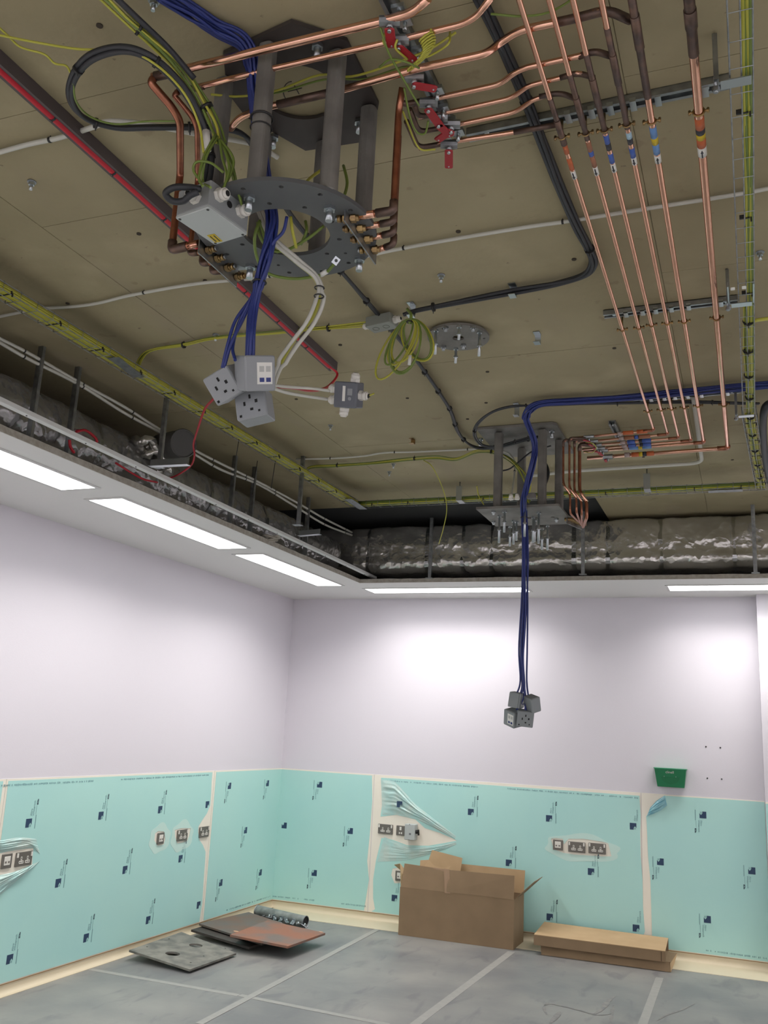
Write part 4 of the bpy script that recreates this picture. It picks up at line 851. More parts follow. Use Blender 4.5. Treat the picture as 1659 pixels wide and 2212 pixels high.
# red fire cable on its channel
RCX = 2.41
strut('cable_channel', 'long grey channel carrying the red cable diagonally', (RCX, -8.8, 0), (RCX, -4.43, 0), [], sz=.044, deep=True)
pts = [Vector((RCX, -8.8, 3.560)), Vector((RCX, -6.5, 3.560)), Vector((RCX, -4.50, 3.560))]+[Vector((RCX+.02, -4.42, 3.54)), Z(712, 832, 3.42), Z(690, 842, 3.2), Z(665, 843, 3.0), Z(640, 838, 2.85), Z(600, 834, 2.76)]
P = [pts[0].lerp(pts[2], i/12) for i in range(13)]+smooth_path(pts[2:], 6)[1:]
t = thing('red_cable', 'bright red cable on the diagonal grey channel', 'cable', P[0]); MB().tube(P, lambda q: .0115 if q < .28 else .0062, 8).build('sheath', red, t); ties(MB(), P[:13], .30, .0128).build('cable_tie', blackm, t, kind='stuff')
cable('red_cable', 'thin red cable hanging from left socket box to soffit gap', 'cable', Q([(470, 855, 2.80), (457, 866, 3.02), (442, 885, 3.10), (428, 925, 3.12), (418, 960, 3.14), (420, 985, 3.14), (410, 1008, 3.14), (372, 1031, 3.15), (340, 1030, 3.15)]), .0052, red_dk)
cable('red_cable', 'red cable hooked over the duct behind soffit at left', 'cable', [X(u, v, 1.0) for u, v in ((165, 932), (185, 930), (205, 945), (210, 955))], .008, red)
cable('red_cable', 'short red cable end rising behind white channel', 'cable', [X(u, v, 1.08) for u, v in ((150, 950), (152, 965), (160, 978))], .008, red)
cable('red_cable', 'red cable below channel near the round spigot', 'cable', [X(u, v, 1.12) for u, v in ((250, 1000), (285, 1022), (310, 1035), (340, 1042))], .006, red)
# white cables clipped to slab
WZ = 3.585
cable('white_cable', 'white cable crossing slab from upper left edge', 'cable', Q([(-30, 337, WZ), (60, 312, WZ), (130, 297, WZ), (205, 273, WZ-.01), (235, 262, WZ-.02), (300, 266, WZ-.02), (440, 292, WZ), (520, 305, WZ), (560, 316, WZ), (600, 340, WZ)]), .0085, white_c, tie=.55)
cable('white_cable', 'white cable crossing slab at left, passing under ring', 'cable', Q([(-30, 690, WZ), (80, 668, WZ), (150, 663, WZ), (210, 655, WZ), (290, 636, WZ), (430, 612, WZ), (560, 600, WZ), (680, 575, WZ), (790, 553, WZ), (850, 540, WZ), (975, 517, WZ), (1140, 490, WZ), (1225, 478, WZ), (1400, 450, WZ), (1590, 420, WZ), (1680, 403, WZ)]), .0075, white_c, tie=.62)
cable('white_cable', 'white cable on slab towards the far pendant', 'cable', Q([(640, 992, WZ), (720, 990, WZ), (785, 985, WZ), (830, 978, WZ), (900, 976, WZ), (985, 972, WZ), (1045, 970, WZ), (1090, 976, 3.56), (1108, 990, 3.5), (1112, 1010, 3.42), (1108, 1050, 3.25), (1103, 1080, 3.12)]), .0065, white_c, tie=.5)
t = cable('conduit', 'thick white conduit bending round under the pipe ends', 'conduit', fillet(Q([(1125, 1030, 3.57), (1240, 1017, 3.57), (1517, 1000, 3.57), (1498, 860, 3.57)]), .10, 8), .0125, white_c, smooth=0, n=12)
for (y0, dz) in ((0, 0), (1, .0)):
    cable('white_cable', ['upper of two white cables draped along left bulkhead', 'lower of two white cables draped along left bulkhead'][y0], 'cable', [X(u, v+y0*9+(4*math.sin(u*.03) if y0 else 0), 1.02) for u, v in ((-20, 722), (60, 762), (170, 825), (270, 880), (345, 928), (420, 972), (480, 1003), (560, 1042), (640, 1085), (700, 1120), (760, 1150))], .009, white_c, tie=.45)
# earth cables
gy = [gy_g, gy_y]
g = bundle('earth_cables', 'green and yellow earth cables sweeping into the junction box', 'cables', Q([(215, -20, 3.56), (280, 42, 3.53), (345, 100, 3.50), (400, 160, 3.46), (440, 220, 3.41), (465, 270, 3.35), (478, 305, 3.30)]), .014, .0038, 7, gy, tie=.25)
cable('cable', '', '', Q([(235, -20, 3.55), (300, 42, 3.52), (365, 105, 3.49), (420, 170, 3.44)]), .008, black, parent=g)
for pts in ([(478, 305, 3.30), (500, 350, 3.23), (512, 400, 3.17), (520, 430, 3.13), (523, 452, 3.11)], [(478, 305, 3.30), (492, 345, 3.23), (505, 390, 3.18), (517, 425, 3.13), (524, 450, 3.11)], [(478, 305, 3.3), (495, 360, 3.2), (482, 412, 3.12)], [(476, 300, 3.3), (505, 350, 3.22), (478, 418, 3.12)], [(474, 300, 3.3), (480, 340, 3.24), (490, 380, 3.17), (479, 415, 3.12)], [(470, 295, 3.3), (445, 340, 3.2), (438, 390, 3.15), (455, 405, 3.1)], [(465, 290, 3.3), (440, 340, 3.2), (430, 385, 3.13), (438, 402, 3.1)], [(482, 372, 3.15), (455, 352, 3.18), (425, 350, 3.18), (418, 368, 3.16), (432, 390, 3.13)]): cable('cable', '', '', Q(pts), .0036, gy[len(pts[0]+pts[1])*len(pts) % 2], parent=g)
for q0, q1 in (((508, 396, 3.175), (515, 415, 3.15)), ((517, 395, 3.17), (521, 413, 3.15))): a, b = Q([q0, q1]); MB().cyl(a, b, .0062, 8).build('marker_sleeve', lblw, g)
cable('earth_cable', 'thin yellow earth wire along the black loop', 'cable', Q([(-20, 72, 3.55), (70, 90, 3.53), (160, 105, 3.51), (215, 108, 3.49), (290, 115, 3.46), (350, 150, 3.42), (400, 205, 3.36), (430, 270, 3.30), (440, 330, 3.22)]), .0034, gy_y)
cable('earth_cable', 'loose wavy yellow wire at top left edge', 'cable', Q([(-10, 52, 3.56), (18, 78, 3.55), (45, 102, 3.54), (95, 117, 3.53), (118, 137, 3.52), (142, 142, 3.51), (153, 158, 3.5)]), .0032, gy_y)
cable('earth_cable', 'yellow earth wire inside the black loop', 'cable', Q([(158, 180, 3.47), (165, 220, 3.47), (195, 252, 3.48), (250, 268, 3.49), (320, 262, 3.5), (395, 262, 3.5)]), .003, gy_g)
cable('earth_cable', 'green earth wires crossing behind the round hole', 'cable', Q([(456, 204, 3.5), (520, 208, 3.53), (600, 195, 3.55), (690, 162, 3.55), (760, 165, 3.54), (850, 138, 3.53), (930, 105, 3.53), (985, 70, 3.56)]), .0034, gy_y)
cable('earth_cable', 'second green wire crossing behind the round hole', 'cable', Q([(500, 210, 3.54), (600, 200, 3.56), (700, 172, 3.56), (790, 170, 3.55), (870, 145, 3.54), (905, 150, 3.52)]), .003, gy_g)
for i, pts in enumerate(([(843, 50, 3.5), (828, 85, 3.47), (836, 105, 3.47)], [(822, 60, 3.48), (838, 110, 3.46), (868, 165, 3.46), (905, 228, 3.46)], [(880, 128, 3.47), (855, 105, 3.46), (858, 85, 3.47)], [(905, 147, 3.47), (880, 135, 3.44), (845, 128, 3.46), (820, 145, 3.48)], [(972, 70, 3.55), (968, 95, 3.5), (930, 120, 3.5), (905, 125, 3.5)], [(873, 190, 3.48), (885, 250, 3.45), (900, 285, 3.44), (918, 288, 3.44), (925, 262, 3.45)], [(870, 240, 3.46), (880, 265, 3.45), (905, 320, 3.44), (940, 323, 3.45)], [(1250, -10, 3.54), (1190, 25, 3.54), (1130, 35, 3.53), (1060, 30, 3.53)])):
    cable('earth_cable', 'thin yellow-green bonding wire %s' % ['curling beside the topmost red lever', 'in a long arc left of the red levers', 'in a short hook under the second lever', 'wandering left beneath the second lever', 'arcing right of the coiled wire', 'looping beside the thick drop pipe top', 'running down to the lowest branch', 'slung across the top of the gas pipes'][i], 'cable', Q(pts), .0030, gy_y if i % 2 == 0 else gy_g)
t = thing('wire_coil', 'tight yellow-green coil of wire beside the red levers', 'coil', Z(905, 125, 3.46))
pts = []
for i in range(90):
    a = i/89; c0 = Z(918, 75, 3.48).lerp(Z(885, 148, 3.46), a)+Vector((.03*math.sin(a*3), 0, 0)); pts.append(c0+Vector((.016*math.cos(a*70), .012*math.sin(a*70), .014*math.sin(a*70+1))))
MB().tube(pts, .0026, 6).build('wire', gy_y, t)
cable('earth_cable', 'earth strap with lug hanging under the ring plate', 'cable', Q([(560, 478, 3.16), (550, 515, 3.11), (556, 560, 3.09), (578, 590, 3.08), (630, 602, 3.07), (680, 597, 3.07), (705, 588, 3.08), (722, 570, 3.09)]), .0048, gy_g)
a, b = Q([(693, 594, 3.075), (706, 586, 3.08)]); tag(MB().cyl(a, b, .0075, 8).build('marker_sleeve', lblw), 'white sleeve on the earth strap under the ring', 'sleeve')
p = Z(726, 563, 3.09); R = cam_frame(-35, 10, 10); tag(plate([[(-.009, -.012), (.009, -.012), (.009, .010), (-.009, .010)], circle(.005, 10)], R, p, .003).build('cable_lug', galv_lt), 'shiny metal lug at the end of the earth strap', 'lug')
for i, pts in enumerate(([(628, 468, 3.16), (632, 500, 3.12), (640, 535, 3.10)], [(700, 488, 3.17), (665, 515, 3.14), (620, 540, 3.12), (585, 540, 3.12), (562, 512, 3.14), (556, 480, 3.18)], [(660, 478, 3.2), (662, 500, 3.16), (650, 528, 3.14)], [(560, 475, 3.18), (575, 520, 3.14), (600, 545, 3.13)], [(742, 358, 3.38), (750, 395, 3.28), (742, 430, 3.18)], [(702, 362, 3.38), (670, 385, 3.28), (655, 403, 3.16)])):
    cable('earth_cable', 'earth wire %s' % ['yellow, poking down through the ring hole', 'green, curving right to left in the ring hole', 'dark green, short, at right of ring hole', 'green, at left of the ring hole', 'green, arcing right behind the front leg', 'green, arcing left behind the front leg'][i], 'cable', Q(pts), .0045, [gy_y, gy_g, gy_g, gy_g, gy_g, gy_y][i])
# earth run, adaptable box, coil
g = bundle('earth_cables', 'row of yellow earth cables on slab into grey conduit box', 'cables', Q([(298, 800, 3.53), (303, 778, 3.56), (330, 757, 3.58), (400, 745, 3.58), (470, 731, 3.58), (600, 720, 3.58), (700, 710, 3.575), (795, 700, 3.56)]), .012, .0033, 5, [gy_y, gy_y, gy_g], tie=.8, flat=.5)
g = bundle('earth_cables', 'green earth cables on slab left of far pendant', 'cables', Q([(662, 1030, 3.5), (668, 1010, 3.57), (720, 1006, 3.572), (800, 1001, 3.572), (880, 992, 3.572), (940, 988, 3.572), (985, 992, 3.56), (1030, 975, 3.57), (1070, 978, 3.55), (1110, 1000, 3.4), (1135, 1040, 3.3), (1142, 1085, 3.12)]), .010, .0033, 4, [gy_g, gy_y], tie=.6, flat=.5)
cable('earth_cable', 'thin yellow wire dangling in front of back duct', 'cable', Q([(915, 994, 3.57), (935, 1010, 3.5), (958, 1060, 3.4), (965, 1100, 3.3), (958, 1140, 3.2), (948, 1175, 3.12)]), .0032, gy_y)
cable('earth_cable', 'short upright yellow wire with black tip left of far pendant', 'cable', Q([(1030, 1050, 3.25), (1034, 1070, 3.2), (1045, 1090, 3.13)]), .0035, gy_y)
c = Z(825, 697, 3.555); d = (Z(862, 688, 3.555)-Z(788, 705, 3.555)); R = frame((0, 0, 1), d)
t = thing('adaptable_box', 'grey rectangular cable box on the slab above the coil', 'box', c)
MB().rbox(c, (.130, .078, .048), R, .004).build('body', lid_f, t); MB().torus(c+R @ Vector((-.03, .0, -.0245)), I3, .015, .0012, 18, 4).torus(c+R @ Vector((.025, .0, -.0245)), I3, .015, .0012, 18, 4).build('knockout', mat('knockout_grey', rgb(108, 112, 106), .6), t)
gland(t, c+R @ Vector((-.065, 0, 0)), R @ Vector((-1, 0, 0)), .012, .03); gland(t, c+R @ Vector((.065, 0, 0)), R @ Vector((1, 0, 0)), .012, .03)
t = thing('earth_coil', 'hanging coil of green and yellow cable below the grey box', 'coil', Z(886, 680, 3.5))
rr = random.Random(5); top = Z(885, 690, 3.48)
for i in range(8):
    w_ = rr.uniform(.035, .075); h_ = rr.uniform(.18, .27); sk = rr.uniform(-.55, -.05) if i < 6 else .35; ph = rr.uniform(-.4, .4)
    lp = [top+Vector(((math.sin(a)*w_+(1-math.cos(a))*.5*sk*.22), math.sin(a)*w_*ph, -(1-math.cos(a))*.5*h_)) for a in [2*math.pi*k/26 for k in range(27)]]
    MB().tube(lp, .0044, 6, caps=False).build('cable', gy[i % 2], t)
cable('cable', '', '', Q([(880, 668, 3.56), (888, 680, 3.5), (885, 700, 3.46)]), .007, gy_g, parent=t)
MB().torus(top+Vector((0, 0, -.012)), I3, .012, .003, 12, 5).build('cable_tie', blackm, t)
a, b = Z(886, 768, 3.28), Z(884, 788, 3.24); MB().cyl(a, b, .007, 8).build('marker_sleeve', lblw, t)
# round flange plate on slab
fc = Z(990, 727, 3.585); t = thing('flange_plate', 'round steel flange with hanging threaded studs on slab', 'flange', (fc.x, fc.y, SLAB))
plate([circle(.146, 48, (fc.x, fc.y)), circle(.028, 20, (fc.x, fc.y))]+[circle(.007, 10, (fc.x+.122*math.cos(a), fc.y+.122*math.sin(a))) for a in (.3, 1.6, 2.9, 4.4, 5.6)], I3, (0, 0, 3.583), .012).build('disc', steel, t)
for u, v, L in ((942, 712, .125), (992, 704, .070), (1036, 716, .125), (985, 752, .080), (1038, 716, .0)):
    if L: 
        p = Z(u, v, 3.577); g = MB().cyl((p.x, p.y, 3.578), (p.x, p.y, 3.568), .012, 6, sm=False).cyl((p.x, p.y, 3.58), (p.x, p.y, 3.58-L), .0065, 10).cyl((p.x, p.y, 3.58-L*.55), (p.x, p.y, 3.58-L*.55-.008), .011, 6, sm=False); g.build('stud', galv_lt, t)
for u, v in ((963, 706), (1022, 706), (958, 748), (1001, 744)): bolt(t, Z(u, v, 3.577), .022, .008, galv)
# anchors, saddles and small brackets on slab
for i, (u, v) in enumerate(((68, 398), (953, 599), (466, 727), (714, 922), (841, 1022), (332, 8), (1642, 550), (850, 1005))):
    p = Z(u, v, 3.59); t = thing('ceiling_anchor', ['zinc anchor bolt on slab at upper left', 'zinc anchor bolt on slab right of ring plate', 'round zinc anchor on slab beside yellow cables', 'zinc anchor bolt on slab below isolator box', 'zinc anchor bolt on slab left of far pendant', 'zinc anchor bolt on slab at top beside blue cables', 'anchor bolt on slab at right edge beyond cable tray', 'small anchor on slab near the green cables'][i], 'bolt', (p.x, p.y, SLAB), 'anchors in the slab')
    MB().cyl((p.x, p.y, 3.602), (p.x, p.y, 3.597), .016, 14).build('washer', galv, t); MB().cyl((p.x, p.y, 3.598), (p.x, p.y, 3.586), .011, 6, sm=False).cyl((p.x, p.y, 3.59), (p.x, p.y, 3.568), .006, 8).build('nut', galv_lt, t)
for i, (u, v, h) in enumerate(((1107, 625, .05), (888, 665, .06), (1160, 728, .05), (1115, 880, .07), (890, 955, .03))):
    p = Z(u, v, 3.58); t = thing('cable_bracket', ['zinc cable bracket on the curving black cables', 'zinc cable bracket above the hanging coil', 'bare zinc bracket on slab right of flange', 'pale bracket holding blue cables above far pendant', 'rusty clip on slab left of far pendant'][i], 'bracket', (p.x, p.y, SLAB), 'brackets on the slab')
    MB().box((p.x, p.y, 3.598), (.03, .045, .003)).box((p.x, p.y+.02, 3.6-h/2), (.028, .003, h)).box((p.x, p.y, 3.6-h), (.028, .04, .003)).build('saddle', galv_lt if i != 4 else brass, t)
#PART4
# ------------------------------------------------------------------ far pendant frame
t = thing('pendant_frame', 'smaller far pendant frame with square plates and studs', 'ceiling mount', (3.1, -3.0, SLAB)); LZ = 3.085
ax0, ax1, ay0, ay1 = 2.85, 3.34, -3.27, -2.66
plate([[(ax0, ay0), (ax1-.02, ay0), (ax1, ay0+.03), (ax1, ay1), (ax0, ay1)]], I3, (0, 0, 3.590), .015).build('top_plate', steel, t)
bx0, bx1, by0, by1 = 2.862, 3.362, -3.275, -2.80
plate([[(bx0, by0), (bx1, by0), (bx1, by1), (bx0, by1)], circle(.05, 24, (3.13, -3.0), .028), circle(.012, 12, (2.97, -3.05)), circle(.012, 12, (3.27, -3.0))], I3, (0, 0, LZ), .014).build('base_plate', steel, t)
for x, y in ((2.975, -3.20), (3.245, -3.20), (3.305, -2.98), (3.04, -2.86)): MB().rbox((x, y, (LZ+3.583)/2), (.050, .050, 3.583-LZ-.014), I3, .012, 3).build('leg', steel, t)
for u, v in ((1038, 948), (1192, 930)): bolt(t, Z(u, v, 3.583), .045, .010, galv_lt)
for u, v, L in ((1079, 1113, .17), (1090, 1103, .13), (1110, 1124, .15), (1116, 1126, .12), (1102, 1136, .13), (1134, 1098, .17), (1152, 1116, .16), (1155, 1122, .14), (1164, 1106, .19), (1171, 1140, .14), (1183, 1134, .16), (1066, 1104, .02), (1066, 1126, .02), (1202, 1120, .02)):
    p = Z(u, v, LZ-.007); g = MB().cyl((p.x, p.y, LZ-.007), (p.x, p.y, LZ-.018), .013, 6, sm=False).cyl((p.x, p.y, LZ), (p.x, p.y, LZ-.01-L), .0068, 10)
    if L > .05: g.cyl((p.x, p.y, LZ-L*.55), (p.x, p.y, LZ-L*.55-.010), .012, 6, sm=False)
    g.build('stud', galv_lt, t)
m_ = MB()
for i in range(5): m_.cyl((3.34+i*.012, -2.98+i*.035, LZ-.02), (3.40+i*.012, -2.98+i*.035, LZ-.02), .011, 10)
gb = thing('gas_outlet_bracket', 'bracket of dark brass connectors right of far pendant plate', 'bracket', (3.4, -2.9, LZ))
m_.build('gas_connector', brass, gb); MB().box((3.385, -2.90, LZ-.022), (.004, .20, .055), Matrix.Rotation(-.3, 3, 'Z')).build('angle_plate', galv, gb)
# drop pipes of far pendant
tl = ['leftmost drop pipe beside the far pendant', 'second drop pipe beside the far pendant', 'third drop pipe beside the far pendant', 'fourth drop pipe beside the far pendant', 'thickest, rightmost drop pipe beside far pendant']
for i, (ut, vt, ub, vb_, off_) in enumerate(((1217, 962, 1219, 1045, 0), (1230, 958, 1232, 1052, 1), (1241, 963, 1243, 1060, 2), (1252, 972, 1253, 1062, 3))):
    p = Z(ut, vt, 3.47); y = p.y; x = p.x; zk = VT(ub, vb_, x, y); r = (.0065, .0065, .0068, .010)[i]
    end = Vector((x+.045, y-.02, zk-.07)); bot = Vector((end.x, end.y, 3.045))
    g = thing('drop_pipe', tl[i], 'pipe', (x, y, 3.5), 'drop pipes by the far pendant')
    MB().tube(fillet([Vector((x+.08, y+.03, 3.505)), Vector((x, y, 3.505)), Vector((x, y, zk)), end, bot, Vector((3.43, -2.97+i*.04, 3.045))], .03), r, 10).build('tube', copper_dk, g)
    MB().tube([Vector((x, y, zk+.01)), Vector((x, y, zk)), end], r*1.04, 10).build('bright_bend', copper, g)
    MB().tube(fillet([Vector((x+.09, y+.03, 3.505)), Vector((x, y, 3.505)), Vector((x, y, 3.46))], .03), r*1.25, 10).build('scorched_elbow', copper_sc, g)
# little red valves there
for i in range(6):
    p = Vector((3.52+i*.010, PYE[i]+.027, PZ-.002)); g = thing('gas_valve', 'small red-levered valve by the far pendant, %s pipe of the banded six' % ['first', 'second', 'third', 'fourth', 'fifth', 'last'][i], 'valve', p, 'valve cluster by the far pendant')
    MB().cyl(p-Vector((.03, 0, 0)), p+Vector((.03, 0, 0)), PR[i]*1.25+.003, 8, sm=False).cyl(p, p-Vector((0, 0, .028)), .006, 8).build('body', galv, g); MB().rbox(p+Vector((-.012, -.012, -.030)), (.055, .016, .005), Matrix.Rotation(1.0+.3*(i % 3), 3, 'Z'), .004).build('lever', redh, g)
cable('earth_cable', 'tiny yellow wire curl by far valve cluster', 'cable', Q([(1265, 955, 3.5), (1280, 958, 3.47), (1288, 968, 3.46), (1278, 978, 3.47), (1262, 976, 3.5)]), .0028, gy_y)
g = thing('isolator_label', 'row of pale round tags on pipes left of the bands', 'tag', (3.7, -3, 3.5))
for i in range(6): MB().cyl((pxx(i, 1334+i*3), PYE[i]+.017, PZ), (pxx(i, 1345+i*3), PYE[i]+.017, PZ), max(.012, PR[i]*1.3), 12).build('tag_sleeve', mat('tag_lilac', rgb(166, 150, 146), .5), g)
# cables inside the far pendant
bundle('data_cables', 'blue data cables on slab running to the far pendant, then dropping', 'cables', Q([(1700, 828, 3.565), (1560, 840, 3.565), (1450, 850, 3.565), (1370, 858, 3.565), (1230, 867, 3.565), (1168, 872, 3.56), (1143, 886, 3.54), (1137, 905, 3.50), (1148, 935, 3.45), (1156, 965, 3.38), (1150, 1005, 3.27), (1138, 1050, 3.16), (1132, 1080, 3.10), (1131, 1110, 3.05), (1133, 1150, 2.95)]), .018, .0048, 10, [blue], tie=0, flat=.6, taper=lambda s: 1.3 if s < .5 else .8)
vb2 = thing('data_cables', 'long blue cables hanging straight down to four socket boxes', 'cables', (3.13, -3.0, 3.03))
HX, HY = Z(1132, 1110, 3.05).x, Z(1132, 1110, 3.05).y
def hz(u, v): return Vector((CAM.x+0, 0, 0)) if False else (lambda d: CAM+d*((HY-CAM.y)/d.y))(ray(u, v))
for pts in ([(1128, 1085), (1129, 1200), (1127, 1290), (1121, 1400), (1124, 1470), (1116, 1500)], [(1130, 1085), (1131, 1200), (1129, 1300), (1124, 1400), (1127, 1475), (1124, 1497)], [(1132, 1085), (1131, 1210), (1132, 1300), (1127, 1400), (1131, 1480), (1117, 1534)], [(1133, 1085), (1134, 1200), (1133, 1310), (1129, 1410), (1133, 1490), (1136, 1536)], [(1135, 1085), (1137, 1200), (1139, 1300), (1138, 1400), (1137, 1470), (1141, 1508)], [(1134, 1085), (1134, 1220), (1136, 1320), (1131, 1420), (1134, 1495), (1120, 1533)], [(1131, 1085), (1133, 1230), (1131, 1330), (1125, 1430), (1135, 1500), (1134, 1538)], [(1136, 1090), (1140, 1210), (1135, 1330), (1128, 1440), (1131, 1490), (1137, 1536)]):
    k = len(vb2.children); pp = [hz(*p)+Vector((0, .012*math.sin(k*2.1), 0)) for p in pts]; cable('cable', '', '', pp, .0050, blue, parent=vb2)
MB().torus(hz(1132, 1118), I3, .020, .003, 12, 5).build('cable_tie', blackm, vb2)
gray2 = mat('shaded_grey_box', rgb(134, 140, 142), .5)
def fbox(label, u, v, R, size=(.088, .088, .062), face=None, dy=0):
    p = hz(u, v); d = ray(u, v); q = CAM+d*((HY+dy-CAM.y)/d.y); return socket_box(label, u, v, q.z, R, size, face, group=None, m=gray2)
fbox('upper left grey box under far blue cables', 1117, 1512, cam_frame(-8, 62, 6), (.088, .084, .060), 'label')
fbox('right tilted grey box under far blue cables', 1150, 1520, cam_frame(10, 28, 4), (.060, .084, .070))
fbox('lower left grey box under far blue cables', 1110, 1550, cam_frame(-8, -55, 4), (.088, .090, .072), 'label', .03)
fbox('lower right grey socket box with pin holes under far blue cables', 1134, 1551, cam_frame(-6, -4, 2), (.090, .086, .060), 'socket')
cable('earth_cable', 'green-yellow curve between the far pendant legs', 'cable', Q([(1115, 1003, 3.4), (1132, 1020, 3.3), (1146, 1045, 3.2), (1140, 1080, 3.12)]), .0045, gy_y)
cable('armoured_cable', 'black cable curving between far pendant right legs', 'cable', Q([(1168, 985, 3.5), (1180, 1005, 3.4), (1184, 1025, 3.32), (1176, 1050, 3.22)]), .010, black)
cable('armoured_cable', 'thin black cable arcing behind far pendant left leg', 'cable', Q([(1190, 963, 3.5), (1150, 975, 3.48), (1118, 1000, 3.4), (1098, 1014, 3.36), (1070, 1018, 3.35)]), .005, black)
t = thing('junction_box', 'grey box with white glands inside the far pendant', 'box', Z(1145, 1070, 3.12)); c = Z(1148, 1072, 3.115)
MB().rbox(c, (.05, .04, .03), I3, .004).build('body', steel, t)
cg = Z(1104, 1078, 3.10); gland(t, Vector((cg.x, cg.y, 3.095)), (0, 0, 1), .011, .028, whitep); gland(t, Vector((cg.x+.035, cg.y, 3.095)), (0, 0, 1), .011, .028, whitep)
# ------------------------------------------------------------------ wire basket trays with earth cables
def basket(label, p0, p1, w, h, z, side, cabs, spacing=.10, cw=.05, cz=.012, mats=(tray_y, gy_y, gy_g), tiestep=.30, hooks=None, rail=.0022, cshift=0, cr_=.0052):
    a, b = Vector(p0), Vector(p1); d = b-a; L = d.length; R = frame((0, 0, 1), d); t = thing('basket_tray', label, 'cable tray', (a.x, a.y, z))
    rails = MB(); pos = [(-w/2, 0), (0, 0), (w/2, 0), (-w/2, h), (w/2, h)]
    for y, zz in pos: rails.cyl(Vector((a.x, a.y, z))+R @ Vector((0, y, zz)), Vector((b.x, b.y, z))+R @ Vector((0, y, zz)), rail, 6)
    rails.build('long_wires', galv, t)
    cr = MB(); n = int(L/spacing)
    for i in range(n+1):
        o = Vector((a.x, a.y, z))+R @ Vector((L*i/n, 0, 0)); cr.tube([o+R @ Vector((0, -w/2, h+.006)), o+R @ Vector((0, -w/2, -.003)), o+R @ Vector((0, w/2, -.003)), o+R @ Vector((0, w/2, h+.006))], .0018, 4)
    cr.build('cross_wires', galv, t, kind='stuff')
    g = thing('earth_cables', label.replace('wire basket tray', 'yellow-green earth cables laid in tray'), 'cables', (a.x, a.y, z+.01))
    for i in range(cabs):
        f = (i/(max(cabs-1, 1))-.5)*cw; pts = [Vector((a.x, a.y, z+cz))+R @ Vector((L*s/40, f+cshift+.004*noise.noise(Vector((s*.5, i*4.3, 0))), .003*noise.noise(Vector((s*.4, i*2.2, 7))))) for s in range(41)]
        MB().tube(pts, cr_, 6).build('cable', mats[i % len(mats)], g)
        if cabs > 6: MB().tube([q+Vector((0, 0, .011)) for q in pts], cr_, 6).build('cable', mats[(i+1) % len(mats)], g)
        if cabs > 6 and i % 2: MB().tube([q+Vector((0, 0, .022)) for q in pts], cr_, 6).build('cable', mats[i % len(mats)], g)
    tm = MB(); k = int(L/tiestep)
    for i in range(k):
        o = Vector((a.x, a.y, z+cz))+R @ Vector((L*(i+.5)/k, 0, 0)); tm.box(o, (.006, cw+.016, .014), R).box(o+R @ Vector((0, -cw/2-.012, -.012)), (.005, .005, .016), R)
    tm.build('cable_tie', blackm, g, kind='stuff'); return t
bl_ = basket('wire basket tray along the left soffit', (1.45, -9.5, 0), (1.50, -1.98, 0), .085, .035, 3.47, 1, 8, cw=.066, mats=(tray_y, gy_y, tray_y))
basket('wire basket tray across the back of the room', (1.50, -1.955, 0), (4.50, -1.98, 0), .085, .035, 3.47, 1, 8, cw=.066, mats=(gy_y, gy_g, tray_y))
basket('wire basket tray beside the copper pipes at right', (4.393, -8.6, 0), (4.405, -3.58, 0), .056, .045, 3.45, 1, 4, cw=.016, mats=(gy_g, gy_y), spacing=.10, tiestep=.55, cshift=-.014)
bundle('earth_cables', 'fat bunch of green-yellow cables on lower right tray', 'cables', [Vector((4.41, -4.85, 3.468)), Vector((4.405, -4.4, 3.466)), Vector((4.41, -3.9, 3.466)), Vector((4.412, -3.5, 3.466)), Vector((4.44, -2.8, 3.466)), Vector((4.475, -2.1, 3.466))], .016, .0046, 9, [gy_g, gy_y, tray_y], tie=.3, flat=.5)
basket('wire basket tray, last angled length at far right', (4.405, -3.56, 0), (4.478, -2.02, 0), .070, .045, 3.45, 1, 3, cw=.034, mats=(gy_y, gy_g), spacing=.10)
cable('earth_cable', 'green and yellow cables leaving right tray sideways', 'cable', Q([(1622, 700, 3.46), (1630, 693, 3.47), (1645, 690, 3.48), (1690, 684, 3.5)]), .008, tray_y)
for lab, (u0, v0), (u1, v1) in (('flat zinc splice plate on left tray', (245, 772), (300, 815)), ('flat zinc splice plate on back tray near right', (1528, 1052), (1604, 1046)), ('zinc splice plate where left and back trays meet', (752, 1078), (785, 1100))):
    a, b = Z(u0, v0, 3.464), Z(u1, v1, 3.464)
    if 'back tray near' in lab: a.y = b.y = -1.97
    tag(MB().box((a+b)/2, ((b-a).length, .062, .003), frame((0, 0, 1), b-a)).build('splice_plate', galv), lab, 'plate')
def tray_hanger(label, u, v, w=.10, z=3.44, h=.16, dx=0):
    p = Z(u, v, z); t = thing('tray_hanger', label, 'bracket', (p.x, p.y, SLAB)); MB().box((p.x, p.y, z), (w, .035, .003)).build('saddle', galv_lt, t)
    MB().cyl((p.x-w/2-.012+dx, p.y, z-.02), (p.x-w/2-.012+dx, p.y, SLAB), .005, 8).build('threaded_rod', galv, t)
    MB().box((p.x-w/2-.010, p.y, (z+SLAB)/2), (.012, .03, SLAB-z-.02)).cyl((p.x-w/2-.012, p.y, z-.004), (p.x-w/2-.012, p.y, z-.016), .010, 6, sm=False).build('upright', galv, t); return t
tray_hanger('zinc hanger under right tray, highest in the picture', 1590, 178, .075)
t = tray_hanger('zinc hanger under right tray by the middle pipe channel', 1602, 658, .075)
c = Z(1600, 622, 3.44)
for s in (-.028, .012): MB().rbox((c.x+s, c.y, 3.44), (.016, .024, .003), I3, .004).build('tray_clip', lblw, t)
MB().box((c.x-.045, c.y+.06, 3.45), (.005, .16, .02)).box((c.x+.045, c.y+.06, 3.45), (.005, .16, .02)).build('side_plate', galv_lt, t)
